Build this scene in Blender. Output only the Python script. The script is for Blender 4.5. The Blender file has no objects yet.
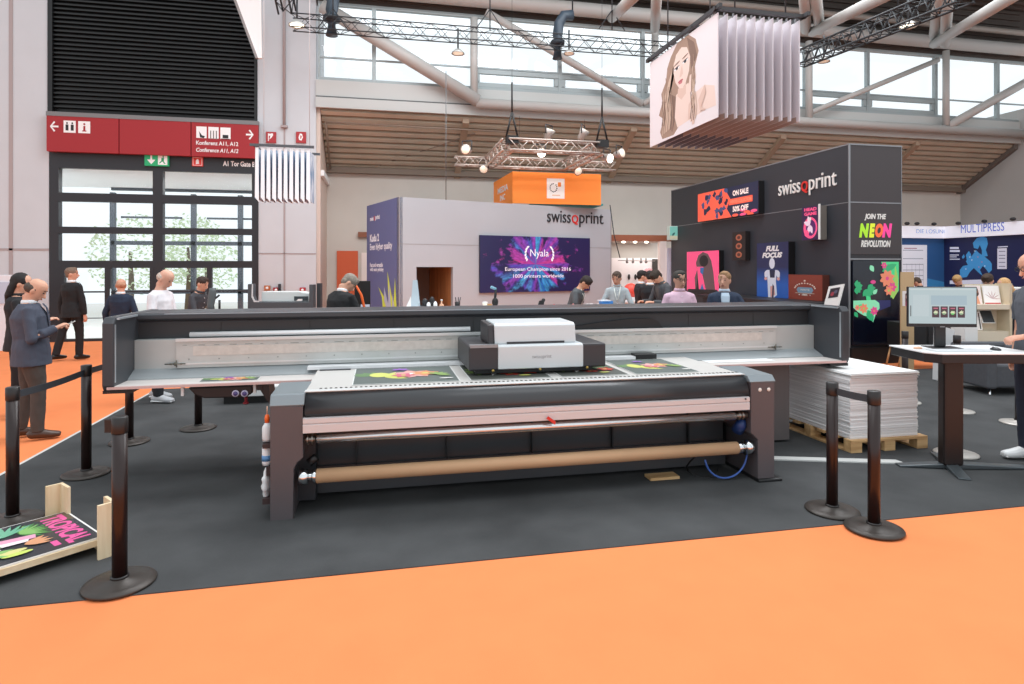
import bpy, bmesh, math, random
from mathutils import Vector, Matrix
rnd = random.Random(7)
C = bpy.context.scene.collection
PI = math.pi
# ---------------------------------------------------------------- camera model
TH = math.radians(12.1); CT = math.cos(TH); ST = math.sin(TH); FPX = 620.0; YH = 268.0; HC = 1.75
def ray(px, py):
    a = (px-512)/FPX; v = (YH-py)/FPX
    return Vector((a*CT+ST, -a*ST+CT, v))
def WZ(px, py, z=0.0):
    q = ray(px, py); return Vector((0,0,HC)) + q*((z-HC)/q.z)
def WY(px, py, Y):
    q = ray(px, py); return Vector((0,0,HC)) + q*(Y/q.y)
def WX(px, py, X):
    q = ray(px, py); return Vector((0,0,HC)) + q*(X/q.x)
def WT(px, py, t):
    return Vector((0,0,HC)) + ray(px, py)*t

# ---------------------------------------------------------------- materials
def lin(c):
    if isinstance(c, str):
        c = c.lstrip('#'); c = [int(c[i:i+2],16)/255 for i in (0,2,4)]
    return tuple((x/12.92 if x <= .04045 else ((x+.055)/1.055)**2.4) for x in c)
_m = {}
def M(col, rough=.5, metal=0., emit=0., noise=0., scale=20., bump=0., alpha=1., spec=.5, coat=0., name=None):
    key = (str(col), rough, metal, emit, noise, scale, bump, alpha, spec, coat)
    if key in _m: return _m[key]
    m = bpy.data.materials.new(name or 'surface'); m.use_nodes = True
    nt = m.node_tree; b = nt.nodes['Principled BSDF']
    l = lin(col) + (1,)
    b.inputs['Base Color'].default_value = l
    b.inputs['Roughness'].default_value = rough; b.inputs['Metallic'].default_value = metal
    b.inputs['Specular IOR Level'].default_value = spec
    b.inputs['Coat Weight'].default_value = coat
    if emit:
        b.inputs['Emission Color'].default_value = l; b.inputs['Emission Strength'].default_value = emit
    b.inputs['Alpha'].default_value = alpha
    if noise or bump:
        tc = nt.nodes.new('ShaderNodeTexCoord'); n = nt.nodes.new('ShaderNodeTexNoise')
        n.inputs['Scale'].default_value = scale; n.inputs['Detail'].default_value = 6
        nt.links.new(tc.outputs['Object'], n.inputs['Vector'])
        if noise:
            r = nt.nodes.new('ShaderNodeValToRGB')
            r.color_ramp.elements[0].position = .3; r.color_ramp.elements[1].position = .7
            r.color_ramp.elements[0].color = tuple(x*(1-noise) for x in l[:3])+(1,)
            r.color_ramp.elements[1].color = tuple(min(1, x*(1+noise)) for x in l[:3])+(1,)
            nt.links.new(n.outputs['Fac'], r.inputs['Fac']); nt.links.new(r.outputs['Color'], b.inputs['Base Color'])
        if bump:
            u = nt.nodes.new('ShaderNodeBump'); u.inputs['Strength'].default_value = bump; u.inputs['Distance'].default_value = .01
            nt.links.new(n.outputs['Fac'], u.inputs['Height']); nt.links.new(u.outputs['Normal'], b.inputs['Normal'])
    _m[key] = m
    return m
def node_mat(name, build):
    m = bpy.data.materials.new(name); m.use_nodes = True
    build(m.node_tree, m.node_tree.nodes['Principled BSDF']); return m
def E(col, s=1.):
    key = ('E', str(col), s)
    if key in _m: return _m[key]
    m = bpy.data.materials.new('lit_print'); m.use_nodes = True; b = m.node_tree.nodes['Principled BSDF']; l = lin(col)+(1,)
    b.inputs['Base Color'].default_value = (.02,.02,.02,1); b.inputs['Roughness'].default_value = .3; b.inputs['Emission Color'].default_value = l; b.inputs['Emission Strength'].default_value = s
    _m[key] = m; return m
def glass_mat():
    m = bpy.data.materials.new('clear_glass'); m.use_nodes = True; nt = m.node_tree; nt.nodes.clear()
    o = nt.nodes.new('ShaderNodeOutputMaterial'); t = nt.nodes.new('ShaderNodeBsdfTransparent'); g = nt.nodes.new('ShaderNodeBsdfGlossy')
    g.inputs['Roughness'].default_value = .03; x = nt.nodes.new('ShaderNodeMixShader'); x.inputs[0].default_value = .025
    t.inputs['Color'].default_value = (.98,.99,.99,1)
    nt.links.new(t.outputs[0], x.inputs[1]); nt.links.new(g.outputs[0], x.inputs[2]); nt.links.new(x.outputs[0], o.inputs[0]); return m
def wood_mat(c1, c2, scale=6, axis=0, rough=.55):
    def f(nt, b):
        tc = nt.nodes.new('ShaderNodeTexCoord'); mp = nt.nodes.new('ShaderNodeMapping'); n = nt.nodes.new('ShaderNodeTexNoise')
        s = [scale*6]*3; s[axis] = scale*.5
        mp.inputs['Scale'].default_value = s; n.inputs['Detail'].default_value = 4; n.inputs['Scale'].default_value = 1
        r = nt.nodes.new('ShaderNodeValToRGB')
        r.color_ramp.elements[0].color = lin(c1)+(1,); r.color_ramp.elements[1].color = lin(c2)+(1,)
        r.color_ramp.elements[0].position = .35; r.color_ramp.elements[1].position = .65
        nt.links.new(tc.outputs['Object'], mp.inputs[0]); nt.links.new(mp.outputs[0], n.inputs['Vector'])
        nt.links.new(n.outputs['Fac'], r.inputs[0]); nt.links.new(r.outputs[0], b.inputs['Base Color'])
        b.inputs['Roughness'].default_value = rough
    return node_mat('wood_grain', f)

# ---------------------------------------------------------------- mesh builder
class MB:
    def __init__(s): s.v = []; s.f = []; s.mi = []; s.mats = []; s.sm = []
    def _m(s, m):
        if m is None: return 0
        if m not in s.mats: s.mats.append(m)
        return s.mats.index(m)
    def add(s, vs, fs, m=None, smooth=False):
        o = len(s.v); s.v += [Vector(v) for v in vs]; k = s._m(m)
        for f in fs: s.f.append([o+i for i in f]); s.mi.append(k); s.sm.append(smooth)
        return s
    def box(s, x0, x1, y0, y1, z0, z1, m=None):
        vs = [(x0,y0,z0),(x1,y0,z0),(x1,y1,z0),(x0,y1,z0),(x0,y0,z1),(x1,y0,z1),(x1,y1,z1),(x0,y1,z1)]
        return s.add(vs, [(0,3,2,1),(4,5,6,7),(0,1,5,4),(1,2,6,5),(2,3,7,6),(3,0,4,7)], m)
    def quadbox(s, a, b, c, d, n, m=None):           # slab: quad a b c d, thickness vector n
        a,b,c,d,n = map(Vector,(a,b,c,d,n)); vs = [a,b,c,d,a+n,b+n,c+n,d+n]
        return s.add(vs, [(0,3,2,1),(4,5,6,7),(0,1,5,4),(1,2,6,5),(2,3,7,6),(3,0,4,7)], m)
    def prism(s, pts, ext, m=None, smooth=False):   # pts: list of 3d points, ext: vector
        n = len(pts); e = Vector(ext); vs = [Vector(p) for p in pts] + [Vector(p)+e for p in pts]
        fs = [tuple(range(n))[::-1], tuple(range(n, 2*n))] + [(i,(i+1)%n,n+(i+1)%n,n+i) for i in range(n)]
        return s.add(vs, fs, m, smooth)
    def poly(s, pts, m=None): return s.add(pts, [tuple(range(len(pts)))], m)
    def loft(s, pts, rad, xdir=(1,0,0), n=12, m=None, cap=True, smooth=True):
        pts = [Vector(p) for p in pts]; vs = []; fs = []; K = len(pts)
        for i, p in enumerate(pts):
            t = (pts[min(i+1,K-1)] - pts[max(i-1,0)]).normalized()
            x = Vector(xdir); x = (x - t*x.dot(t))
            if x.length < 1e-4: x = t.orthogonal()
            x.normalize(); y = t.cross(x)
            r = rad[i]; rx, ry = (r, r) if not isinstance(r, (tuple,list)) else r
            for k in range(n):
                a = 2*PI*k/n; vs.append(p + x*(rx*math.cos(a)) + y*(ry*math.sin(a)))
        for i in range(K-1):
            for k in range(n): fs.append((i*n+k, i*n+(k+1)%n, (i+1)*n+(k+1)%n, (i+1)*n+k))
        if cap: fs.append(tuple(range(n))[::-1]); fs.append(tuple(range((K-1)*n, K*n)))
        return s.add(vs, fs, m, smooth)
    def tube(s, a, b, r, m=None, n=10, r2=None): return s.loft([a,b],[r, r if r2 is None else r2], n=n, m=m, xdir=(.31,.2,.93) if abs((Vector(b)-Vector(a)).normalized().z)<.9 else (1,0,0))
    def path(s, pts, r, m=None, n=8): return s.loft(pts, [r]*len(pts), n=n, m=m, xdir=(0,0,1))
    def lathe(s, prof, c=(0,0,0), n=24, m=None):     # prof [(r,z)]
        c = Vector(c); vs = []; fs = []
        for r, z in prof:
            for k in range(n): a = 2*PI*k/n; vs.append(c+Vector((r*math.cos(a), r*math.sin(a), z)))
        for i in range(len(prof)-1):
            for k in range(n): fs.append((i*n+k, i*n+(k+1)%n, (i+1)*n+(k+1)%n, (i+1)*n+k))
        fs.append(tuple(range(n))[::-1]); fs.append(tuple(range((len(prof)-1)*n, len(prof)*n)))
        return s.add(vs, fs, m, True)
    def ell(s, c, r, m=None, n=14, k=9, rot=None):
        c = Vector(c); vs = []; fs = []
        for i in range(1,k):
            ph = PI*i/k
            for j in range(n):
                a = 2*PI*j/n; p = Vector((r[0]*math.sin(ph)*math.cos(a), r[1]*math.sin(ph)*math.sin(a), -r[2]*math.cos(ph)))
                vs.append(c + (rot @ p if rot else p))
        for i in range(k-2):
            for j in range(n): fs.append((i*n+j, i*n+(j+1)%n, (i+1)*n+(j+1)%n, (i+1)*n+j))
        b = Vector((0,0,-r[2])); t = Vector((0,0,r[2]))
        vs.append(c+(rot@b if rot else b)); vs.append(c+(rot@t if rot else t)); B = len(vs)-2
        for j in range(n): fs.append((B,(j+1)%n,j)); fs.append((B+1,(k-2)*n+j,(k-2)*n+(j+1)%n))
        return s.add(vs, fs, m, True)
    def build(s, name, m=None, parent=None, local=False, bevel=0, mods=None):
        off = Vector((0,0,0))
        if parent is not None and not local:
            q = parent
            while q: off += q.location; q = q.parent
        me = bpy.data.meshes.new(name)
        me.from_pydata([tuple(v-off) for v in s.v], [], s.f)
        if m is not None: me.materials.append(m)
        base = 1 if (m is not None and s.mats) else 0
        for mm in s.mats: me.materials.append(mm)
        used = bool(s.mats)
        for p, k, g in zip(me.polygons, s.mi, s.sm): p.material_index = k + (base if used and m is not None else 0) if used else 0; p.use_smooth = g
        me.update()
        o = bpy.data.objects.new(name, me); C.objects.link(o)
        if parent is not None: o.parent = parent
        if bevel:
            b = o.modifiers.new('bevel','BEVEL'); b.width = bevel; b.segments = 2; b.limit_method = 'ANGLE'; b.angle_limit = math.radians(50)
        return o
def thing(name, label, cat, loc=(0,0,0), rz=0, group=None):
    o = bpy.data.objects.new(name, None); C.objects.link(o); o.empty_display_size = .1
    o.location = loc; o.rotation_euler = (0,0,rz); o['label'] = label; o['category'] = cat
    if group: o['group'] = group
    return o
def tag(o, label, cat, group=None, kind=None):
    o['label'] = label; o['category'] = cat
    if group: o['group'] = group
    if kind: o['kind'] = kind
    return o
def center(o):   # move a top-level mesh's origin to its base centre
    me = o.data; xs = [v.co for v in me.vertices]
    c = Vector(((min(v.x for v in xs)+max(v.x for v in xs))/2, (min(v.y for v in xs)+max(v.y for v in xs))/2, min(v.z for v in xs)))
    me.transform(Matrix.Translation(-c)); o.location = c; return o
def struct(name, mb, m=None, bevel=0, parent=None):
    o = mb.build(name, m, parent, bevel=bevel)
    if parent is None: o['kind'] = 'structure'
    return o
def copy_tree(o, parent=None):
    c = o.copy(); C.objects.link(c); c.parent = parent
    for ch in o.children: copy_tree(ch, c)
    return c
# ---------------------------------------------------------------- lettering and flat artwork
def text_mesh(s, mb, o, ux, uz, w, h, m, depth=.004, shear=0., bold=0., off=0., font_sp=1.):
    """letters filling a box of width w and height h whose lower left corner is o"""
    cu = bpy.data.curves.new('t','FONT'); cu.body = s; cu.size = 1; cu.extrude = .01; cu.shear = shear; cu.offset = bold; cu.resolution_u = 3
    cu.space_character = font_sp
    ob = bpy.data.objects.new('t', cu); C.objects.link(ob)
    me = bpy.data.meshes.new_from_object(ob)
    bpy.data.objects.remove(ob); bpy.data.curves.remove(cu)
    if not me.vertices: return
    xs = [v.co.x for v in me.vertices]; ys = [v.co.y for v in me.vertices]
    x0, x1, y0, y1 = min(xs), max(xs), min(ys), max(ys)
    if h is None: h = w*(y1-y0)/(x1-x0)
    if w is None: w = h*(x1-x0)/(y1-y0)
    o = Vector(o); ux = Vector(ux).normalized(); uz = Vector(uz).normalized(); n = ux.cross(uz)
    vs = [o + ux*((v.co.x-x0)/(x1-x0)*w) + uz*((v.co.y-y0)/(y1-y0)*h) + n*(off + (depth if v.co.z > 0 else 0)) for v in me.vertices]
    mb.add(vs, [tuple(p.vertices) for p in me.polygons], m)
    bpy.data.meshes.remove(me)
class Art:
    """thin printed shapes on a plane: u to the right, v up, both 0..1 over w x h"""
    def __init__(s, o, ux, uz, w, h): s.o=Vector(o); s.ux=Vector(ux).normalized(); s.uz=Vector(uz).normalized(); s.n=s.ux.cross(s.uz); s.w=w; s.h=h; s.mb=MB(); s.l=1
    def P(s, u, v): return s.o + s.ux*(u*s.w) + s.uz*(v*s.h) + s.n*(s.l*.0006)
    def poly(s, pts, m, up=True):
        if up: s.l += .25
        ps = [(min(1,max(0,u)),min(1,max(0,v))) for u,v in pts]
        a = sum(ps[i][0]*ps[(i+1)%len(ps)][1]-ps[(i+1)%len(ps)][0]*ps[i][1] for i in range(len(ps)))
        if abs(a) < 1e-7: return s
        if a < 0: ps = ps[::-1]
        s.mb.poly([s.P(u,v) for u,v in ps], m); return s
    def rect(s, u0, u1, v0, v1, m): return s.poly([(u0,v0),(u1,v0),(u1,v1),(u0,v1)], m)
    def oval(s, u, v, ru, rv, m, n=18, a0=0.):
        ca, sa = math.cos(a0), math.sin(a0); asp = s.w/s.h
        pts = []
        for k in range(n):
            a = 2*PI*k/n; x = ru*math.cos(a); y = rv/asp*math.sin(a)
            X = x*ca-y*sa; Y = (x*sa+y*ca)*asp; pts.append((u+X, v+Y))
        return s.poly(pts, m)
    def leaf(s, u, v, ln, wd, ang, m):
        asp = s.w/s.h; pts = []; ca, sa = math.cos(ang), math.sin(ang)
        prof = [(0,0),(.2,.7),(.45,1),(.75,.65),(1,0),(.75,-.65),(.45,-1),(.2,-.7)]
        for a, b in prof:
            x = a*ln; y = b*wd; pts.append((u+x*ca-y*sa, v+(x*sa+y*ca)*asp))
        return s.poly(pts, m)
    def fan(s, u, v, ln, wd, a0, a1, n, m, jit=.15):
        for k in range(n): s.leaf(u, v, ln*(1+rnd.uniform(-jit,jit)), wd, a0+(a1-a0)*k/max(1,n-1), m)
        return s
    def flower(s, u, v, r, m, mc, n=6, a=0.):
        for k in range(n): s.leaf(u, v, r, r*.32, a+2*PI*k/n, m)
        return s.oval(u, v, r*.22, r*.22*s.w/s.h, mc, 8)
    def text(s, t, u, v, w, h, m, **k): s.l += .5; text_mesh(t, s.mb, s.P(u,v), s.ux, s.uz, w*s.w, h*s.h if h else None, m, depth=k.pop('depth',.001), **k); return s
    def build(s, name, parent, m=None): return s.mb.build(name, m, parent)
def swiss(mb, o, ux, uz, w, dark, red, depth=.03):
    """the swissQprint wordmark, width w"""
    o = Vector(o); ux = Vector(ux).normalized(); uz = Vector(uz).normalized(); h = w*.125
    text_mesh('swiss', mb, o, ux, uz, w*.405, h*1.35, dark, depth, bold=.0)
    text_mesh('Q', mb, o+ux*(w*.425)+uz*(-h*.18), ux, uz, w*.115, h*1.15, red, depth, bold=.02)
    text_mesh('print', mb, o+ux*(w*.56)+uz*(-h*.42), ux, uz, w*.44, h*1.80, dark, depth, bold=.0)
# ---------------------------------------------------------------- people
def remesh(o, vox, smooth=3, disp=0., dscale=.12):
    r = o.modifiers.new('remesh','REMESH'); r.mode = 'VOXEL'; r.voxel_size = vox; r.use_smooth_shade = True
    if smooth:
        q = o.modifiers.new('smooth','SMOOTH'); q.iterations = smooth; q.factor = .5
    if disp:
        t = bpy.data.textures.new('folds','CLOUDS'); t.noise_scale = dscale
        d = o.modifiers.new('folds','DISPLACE'); d.texture = t; d.strength = disp; d.mid_level = .5
SKIN = '#d9a58b'
def hand(mb, w, d, n, side, curl=.5, s=1.):
    """w wrist, d pointing along the hand, n towards the palm side, side = towards the thumb"""
    d = d.normalized(); side = (side - d*side.dot(d)).normalized(); n = (n - d*n.dot(d) - side*n.dot(side)).normalized()
    mb.loft([w-d*.02*s, w+d*.02*s, w+d*.055*s, w+d*.09*s], [(.026*s,.019*s),(.032*s,.018*s),(.041*s,.016*s),(.038*s,.013*s)], xdir=side, n=10)
    for k, (off, ln) in enumerate(((.030,.072),(.010,.082),(-.010,.076),(-.029,.060))):
        p = w + d*(.082*s) + side*(off*s); a = 0; pts = [p]; q = p
        for j, f in enumerate((.45,.3,.25)):
            a += curl*(.55+.35*j)+.04*k; q = q + (d*math.cos(a) + n*math.sin(a))*(ln*f*s); pts.append(q)
        mb.loft(pts, [.0092*s,.0090*s,.0082*s,.0068*s], xdir=side, n=8)
    b = w + d*(.02*s) + side*(.024*s); dd = (d*.75 + side*.62 + n*.25*(1+curl)).normalized(); e = (d*.9+side*.15+n*.45*curl).normalized()
    mb.loft([b, b+dd*.036*s, b+dd*.036*s+e*.03*s, b+dd*.036*s+e*.052*s], [.014*s,.0115*s,.0105*s,.008*s], xdir=n, n=8)

def person(label, loc, face, h=1.75, lean=0, bow=0, yaw=0, arms=None, legs=((0,0,-1),(0,0,-1),(0,0,-1),(0,0,-1)), top='jacket', c_top='#3a4050',
           c_leg='#2a2a2e', c_shoe='#1c1512', c_hair='#3a2a20', hair='short', c_shirt='#e8eef2', skin=SKIN, build=1., glasses=False, vox=.011, curl=.5, group=None,
           lanyard=False, collar=None, palms=None, sole=None, top_noise=.08, beard=None, long_hair=False, badge=False):
    s = h/1.75; U = Vector
    hipz = 0
    # legs: right thigh, right shin, left thigh, left shin directions
    L = [U(x).normalized() for x in legs]
    drop = max(-(L[0].z*.43+L[1].z*.42), -(L[2].z*.43+L[3].z*.42))
    pel = U((0,0,(drop+.08+.03)*s))
    R = Matrix.Rotation(math.radians(-lean),3,'X')
    def up(x,y,z): return pel + R @ U((x*s,y*s,z*s))          # z measured above the hip line
    b = build
    neck = up(0,0,.545); 
    Rh = R @ Matrix.Rotation(math.radians(yaw),3,'Z') @ Matrix.Rotation(math.radians(-bow),3,'X')
    def hd(x,y,z): return neck + Rh @ U((x*s,y*s,(z+.114)*s))   # z relative to head centre
    body = MB()
    # torso
    tor = [(-.06,.135,.10),(.03,.150,.105),(.13,.128,.095),(.24,.140,.105),(.36,.155,.11),(.45,.140,.095),(.50,.085,.07),(.545,.054,.056),(.60,.050,.054)]
    def torso(mb, inf, z0=-.10, z1=.52, flare=0., m=None, yb=0.):
        pts = []; rd = []
        for z, rx, ry in tor:
            if z < z0-.001 or z > z1 or (z0 < -.07 and z < 0): continue
            pts.append(up(0,-.01*(z>.3),z)); k = b if z < .49 else 1
            rd.append(((rx*k+inf+flare*max(0,(.15-z)))*s, (ry*(1+(b-1)*1.6 if z<.4 else 1)+inf+flare*max(0,(.15-z)))*s))
        if z0 < -.07:
            pts.insert(0, up(0,yb,z0)); rd.insert(0, ((.160*b+inf+flare*(.15-z0))*s, (.124*b+inf+flare*(.15-z0))*s)); pts.insert(1, up(0,yb,-.06)); rd.insert(1, ((.158*b+inf)*s, (.124*b+inf)*s))
        mb.loft(pts, rd, xdir=(1,0,0), n=18, m=m)
    torso(body, 0, z1=.61)
    hands = []; cl = MB(); 
    if arms is None: arms = (((.14,.03,-1),(.06,.18,-1)),((-.14,.03,-1),(-.06,.18,-1)))
    sh = []
    for i, sg in enumerate((1,-1)):
        S0 = up(sg*.165*b**.5,-.005,.412); ua, fa = [U(x).normalized() for x in arms[i]]
        E = S0 + ua*.285*s; W = E + fa*.25*s; sh.append((S0,E,W,ua,fa))
        body.loft([up(sg*.06,0,.42), S0, S0+ua*.06*s, E, E+fa*.07*s, W], [.045*s,.048*s,.042*s,.030*s,.029*s,.024*s], xdir=(0,1,0), n=10)
        pn = U(palms[i]) if palms else U((-sg*.9,.1,0)); 
        n = pn; d = fa; side = U((0,1,.2)) if abs(fa.z)>.6 else U((-sg*1,0,.3))
        hand(body, W, d, n, side, curl, s)
        body_sleeve = (S0,E,W)
    # legs
    ank = []
    for i, sg in enumerate((1,-1)):
        H0 = pel + U((sg*.085*s,0,0)); K = H0 + L[2*i]*.43*s; A = K + L[2*i+1]*.42*s; ank.append((H0,K,A))
        body.loft([H0+U((0,0,.03)), H0+L[2*i]*.1*s, K, K+L[2*i+1]*.12*s, A, A+U((0,0,-.03*s))], [(.078*s*b),(.078*s*b),.05*s,.052*s,.035*s,.036*s], xdir=(1,0,0), n=10)
        f = A + U((0,0,-.045*s)); body.loft([f+U((0,-.05*s,0)), f+U((0,.03*s,0)), f+U((0,.10*s,-.01*s)), f+U((0,.14*s,-.012*s))], [.03*s,.033*s,.024*s,.014*s], xdir=(1,0,0), n=8)
    # neck and head
    body.loft([up(0,-.005,.47), up(0,0,.52), hd(0,-.012,-.10), hd(0,-.01,-.05)], [.064*s,.060*s,.058*s,.060*s], xdir=(1,0,0), n=12)
    rings = [(-.122,.026,.026,.052),(-.105,.044,.050,.034),(-.075,.056,.070,.018),(-.04,.064,.084,.008),(0,.070,.092,.002),(.035,.074,.096,-.002),(.07,.070,.090,-.006),(.10,.054,.070,-.008),(.118,.030,.040,-.008)]
    body.loft([hd(0,y,z) for z,rx,ry,y in rings], [(rx*1.09*s,ry*s) for z,rx,ry,y in rings], xdir=Rh@U((1,0,0)), n=18)
    Rm = Rh
    body.loft([hd(0,.088,.012), hd(0,.103,-.018), hd(0,.112,-.036), hd(0,.098,-.046)], [.008*s,.011*s,.014*s,.010*s], xdir=Rh@U((1,0,0)), n=8)   # nose
    for sg in (1,-1): body.ell(hd(sg*.081,-.008,-.012), (.010*s,.020*s,.032*s), rot=Rm)
    body.ell(hd(0,.083,-.068), (.024*s,.012*s,.010*s), rot=Rm)   # lips
    p = body.build('person', M(skin, .55, noise=.06, scale=9), None)
    remesh(p, vox, 2); p.location = loc; p.rotation_euler = (0,0,math.radians(face-90)); tag(p, label, 'person', group)
    k = dict(parent=p, local=True)
    # eyes, brows and mouth
    for sg in (1,-1):
        MB().ell(hd(sg*.030,.083,.008), (.012*s,.010*s,.006*s), rot=Rm).build('eye', M('#26201c',.3), **k)
        MB().loft([hd(sg*.014,.094,.030), hd(sg*.032,.092,.036), hd(sg*.048,.080,.030)], [.0028*s]*3).build('eyebrow', M(c_hair,.8), **k)
    MB().loft([hd(-.022,.090,-.069), hd(0,.0965,-.068), hd(.022,.090,-.069)], [(.004*s)]*3).build('mouth', M('#8e4a42',.5), **k)
    if glasses:
        g = MB()
        for sg in (1,-1):
            ring = [hd(sg*.031+.024*math.cos(a), .102, .008+.017*math.sin(a)) for a in [2*PI*q/12 for q in range(13)]]
            g.loft(ring, [.0028*s]*13, n=6, xdir=Rh@U((0,1,0)))
            g.tube(hd(sg*.055,.100,.010), hd(sg*.078,.0,.006), .0026*s)
        g.tube(hd(-.008,.102,.010), hd(.008,.102,.010), .0026*s); g.build('glasses', M('#1c1c1e',.3), **k)
    # hair
    hm = M(c_hair,.75,noise=.25,scale=60)
    if hair != 'bald':
        q = MB()
        if hair == 'short':
            q.ell(hd(0,-.012,.042), (.090*s,.107*s,.092*s), rot=Rm, n=20, k=14); q.ell(hd(0,-.050,-.01), (.074*s,.062*s,.075*s), rot=Rm)
            q.ell(hd(0,.035,.095), (.058*s,.055*s,.034*s), rot=Rm)
        elif hair == 'ring':
            q.ell(hd(0,-.028,.004), (.090*s,.092*s,.068*s), rot=Rm, n=20, k=12)
        elif hair == 'crop':
            q.ell(hd(0,-.013,.040), (.087*s,.105*s,.088*s), rot=Rm, n=20, k=14); q.ell(hd(0,.025,.094), (.055*s,.060*s,.032*s), rot=Rm); q.ell(hd(0,-.055,-.01), (.066*s,.05*s,.07*s), rot=Rm)
        elif hair == 'long':
            q.ell(hd(0,-.022,.030), (.090*s,.105*s,.105*s), rot=Rm, n=20, k=14)
            q.loft([hd(0,-.05,.02), hd(0,-.075,-.08), hd(0,-.085,-.17), hd(0,-.08,-.26)], [(.088*s,.06*s),(.09*s,.052*s),(.085*s,.045*s),(.04*s,.025*s)], xdir=Rh@U((1,0,0)))
        ho = q.build('hair', hm, **k); remesh(ho, max(.008,vox*.8), 2, .008, .03)
    if beard:
        ho = MB().ell(hd(0,.045,-.088), (.052*s,.050*s,.040*s), rot=Rm).build('beard', M(beard,.8), **k)
    # trousers
    q = MB()
    q.loft([up(0,0,.13),up(0,0,.05),pel+U((0,0,-.05*s)),pel+U((0,0,-.10*s))], [(.145*b*s,.112*b*s),(.162*b*s,.118*b*s),(.168*b*s,.125*b*s),(.13*s,.10*s)], n=16)
    for H0,K,A in ank:
        q.loft([H0+U((0,0,.02*s)), H0+(K-H0)*.25, K, K+(A-K)*.4, A+U((0,0,-.025*s))], [(.092*b*s,.098*b*s),(.094*b*s,.098*b*s),.072*s,.068*s,.062*s], n=14)
    t = q.build('trousers', M(c_leg,.85,noise=.12,scale=12), **k); remesh(t, vox*1.1, 3, .012*s, .09)
    for H0,K,A in ank:
        q = MB(); f = U((A.x,A.y,max(A.z-.06*s,.035)))
        q.loft([f+U((0,-.085*s,.0)), f+U((0,-.06*s,.012)), f+U((0,.02*s,.012*s)), f+U((0,.12*s,-.006*s)), f+U((0,.19*s,-.012*s)), f+U((0,.205*s,-.014*s))],
               [(.030*s,.030*s),(.044*s,.048*s),(.047*s,.054*s),(.054*s,.040*s),(.046*s,.030*s),(.026*s,.018*s)], n=12)
        so = q.build('shoe', M(c_shoe,.35), **k); remesh(so, vox*.7, 1)
        if sole: MB().box(f.x-.042*s,f.x+.042*s,f.y-.085*s,f.y+.2*s,f.z-.034,f.z-.016).build('sole', M(sole,.5), parent=so, local=True, bevel=.01)
    # upper clothes
    tm = M(c_top,.85 if top!='tee' else .9,noise=top_noise,scale=10)
    q = MB()
    if top == 'jacket':
        torso(q, .026, z0=-.16, z1=.53, flare=.03); ends = 1.0; rr = (.062,.060,.056,.054,.045)
    elif top == 'shirt':
        torso(q, .012, z0=-.02, z1=.53, flare=.02); ends = .98; rr = (.056,.054,.05,.046,.038)
    else:
        torso(q, .014, z0=-.10, z1=.50, flare=.03); ends = 0; rr = (.060,.060,.058,.05,.04)
    for i, sg in enumerate((1,-1)):
        S0,E,W,ua,fa = sh[i]
        st = up(sg*.045,0,.462); q.ell(E, (rr[2]*.98*s,)*3) if ends else None
        if ends: q.loft([st, S0+U((0,0,.005)), S0+ua*.08*s, E, E+fa*.1*s, E+(W-E)*.96], [rr[0]*.85*s,rr[0]*s,rr[1]*s,rr[2]*s,rr[3]*s,rr[4]*s], xdir=(0,1,0), n=12)
        else: q.loft([st, S0+U((0,0,.005)), S0+ua*.08*s, S0+ua*.21*s], [rr[0]*.85*s,rr[0]*s,rr[1]*s,rr[2]*s], xdir=(0,1,0), n=12)
    tn = {'jacket':'jacket','shirt':'shirt','tee':'t_shirt'}[top]
    to = q.build(tn, tm, **k); remesh(to, vox, 4, .016*s, .10)
    if collar or top != 'tee':
        q = MB(); 
        q.loft([up(0,-.004,.500), up(0,-.008,.536), up(0,-.008,.542)], [(.080*s,.078*s),(.071*s,.071*s),(.064*s,.064*s)], n=16)
        q.build('collar', M(c_shirt if top=='jacket' else c_top,.8), **k)
    if top == 'jacket':
        # open front: shirt V with lapels, laid on the chest
        def fr(u, z, o=0.):
            z0 = [a for a in tor if a[0] <= z][-1]; z1 = [a for a in tor if a[0] >= z][0]
            f = 0 if z1[0]==z0[0] else (z-z0[0])/(z1[0]-z0[0]); rx = (z0[1]+(z1[1]-z0[1])*f)*b+.032+o; ry = (z0[2]+(z1[2]-z0[2])*f)*(1+(b-1)*1.6)+.032+o
            x = u*.1; return up(x, ry*math.sqrt(max(0,1-(x/rx)**2))-.01, z)
        q = MB(); rows = [(.16,.10),(.22,.25),(.30,.42),(.38,.55),(.45,.60),(.495,.52)]
        for (za,wa),(zb,wb) in zip(rows, rows[1:]):
            for j in range(4):
                a0 = -1+j*.5; a1 = a0+.5
                q.add([fr(wa*a0,za),fr(wa*a1,za),fr(wb*a1,zb),fr(wb*a0,zb)], [(0,1,2,3)])
        q.build('shirt_front', M(c_shirt,.8), **k)
        for sg in (1,-1):
            q = MB(); lr = [(.16,.08,.14),(.24,.28,.62),(.32,.44,.9),(.40,.58,1.0),(.45,.60,.86),(.495,.50,.70)]
            for (za,a0,a1),(zb,b0,b1) in zip(lr, lr[1:]):
                q.add([fr(sg*a0,za,.006),fr(sg*a1,za,.004),fr(sg*b1,zb,.004),fr(sg*b0,zb,.006)], [(0,1,2,3)])
            lp = q.build('lapel', tm, **k); sd = lp.modifiers.new('s','SOLIDIFY'); sd.thickness = .006
    if top == 'shirt':
        q = MB()
        for z in (.12,.2,.28,.36,.44): q.ell(up(0,.125*b if z<.4 else .105,z), (.006,.004,.006))
        q.build('button', M('#f0ecec',.4), **k)
    if lanyard:
        q = MB(); q.loft([up(-.06,.03,.52), up(-.045,.12,.42), up(0,.135*b,.22), up(.045,.12,.42), up(.06,.03,.52)], [(.009,.003)]*5, n=6); q.build('lanyard', M('#e9efe8',.7), **k)
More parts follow.
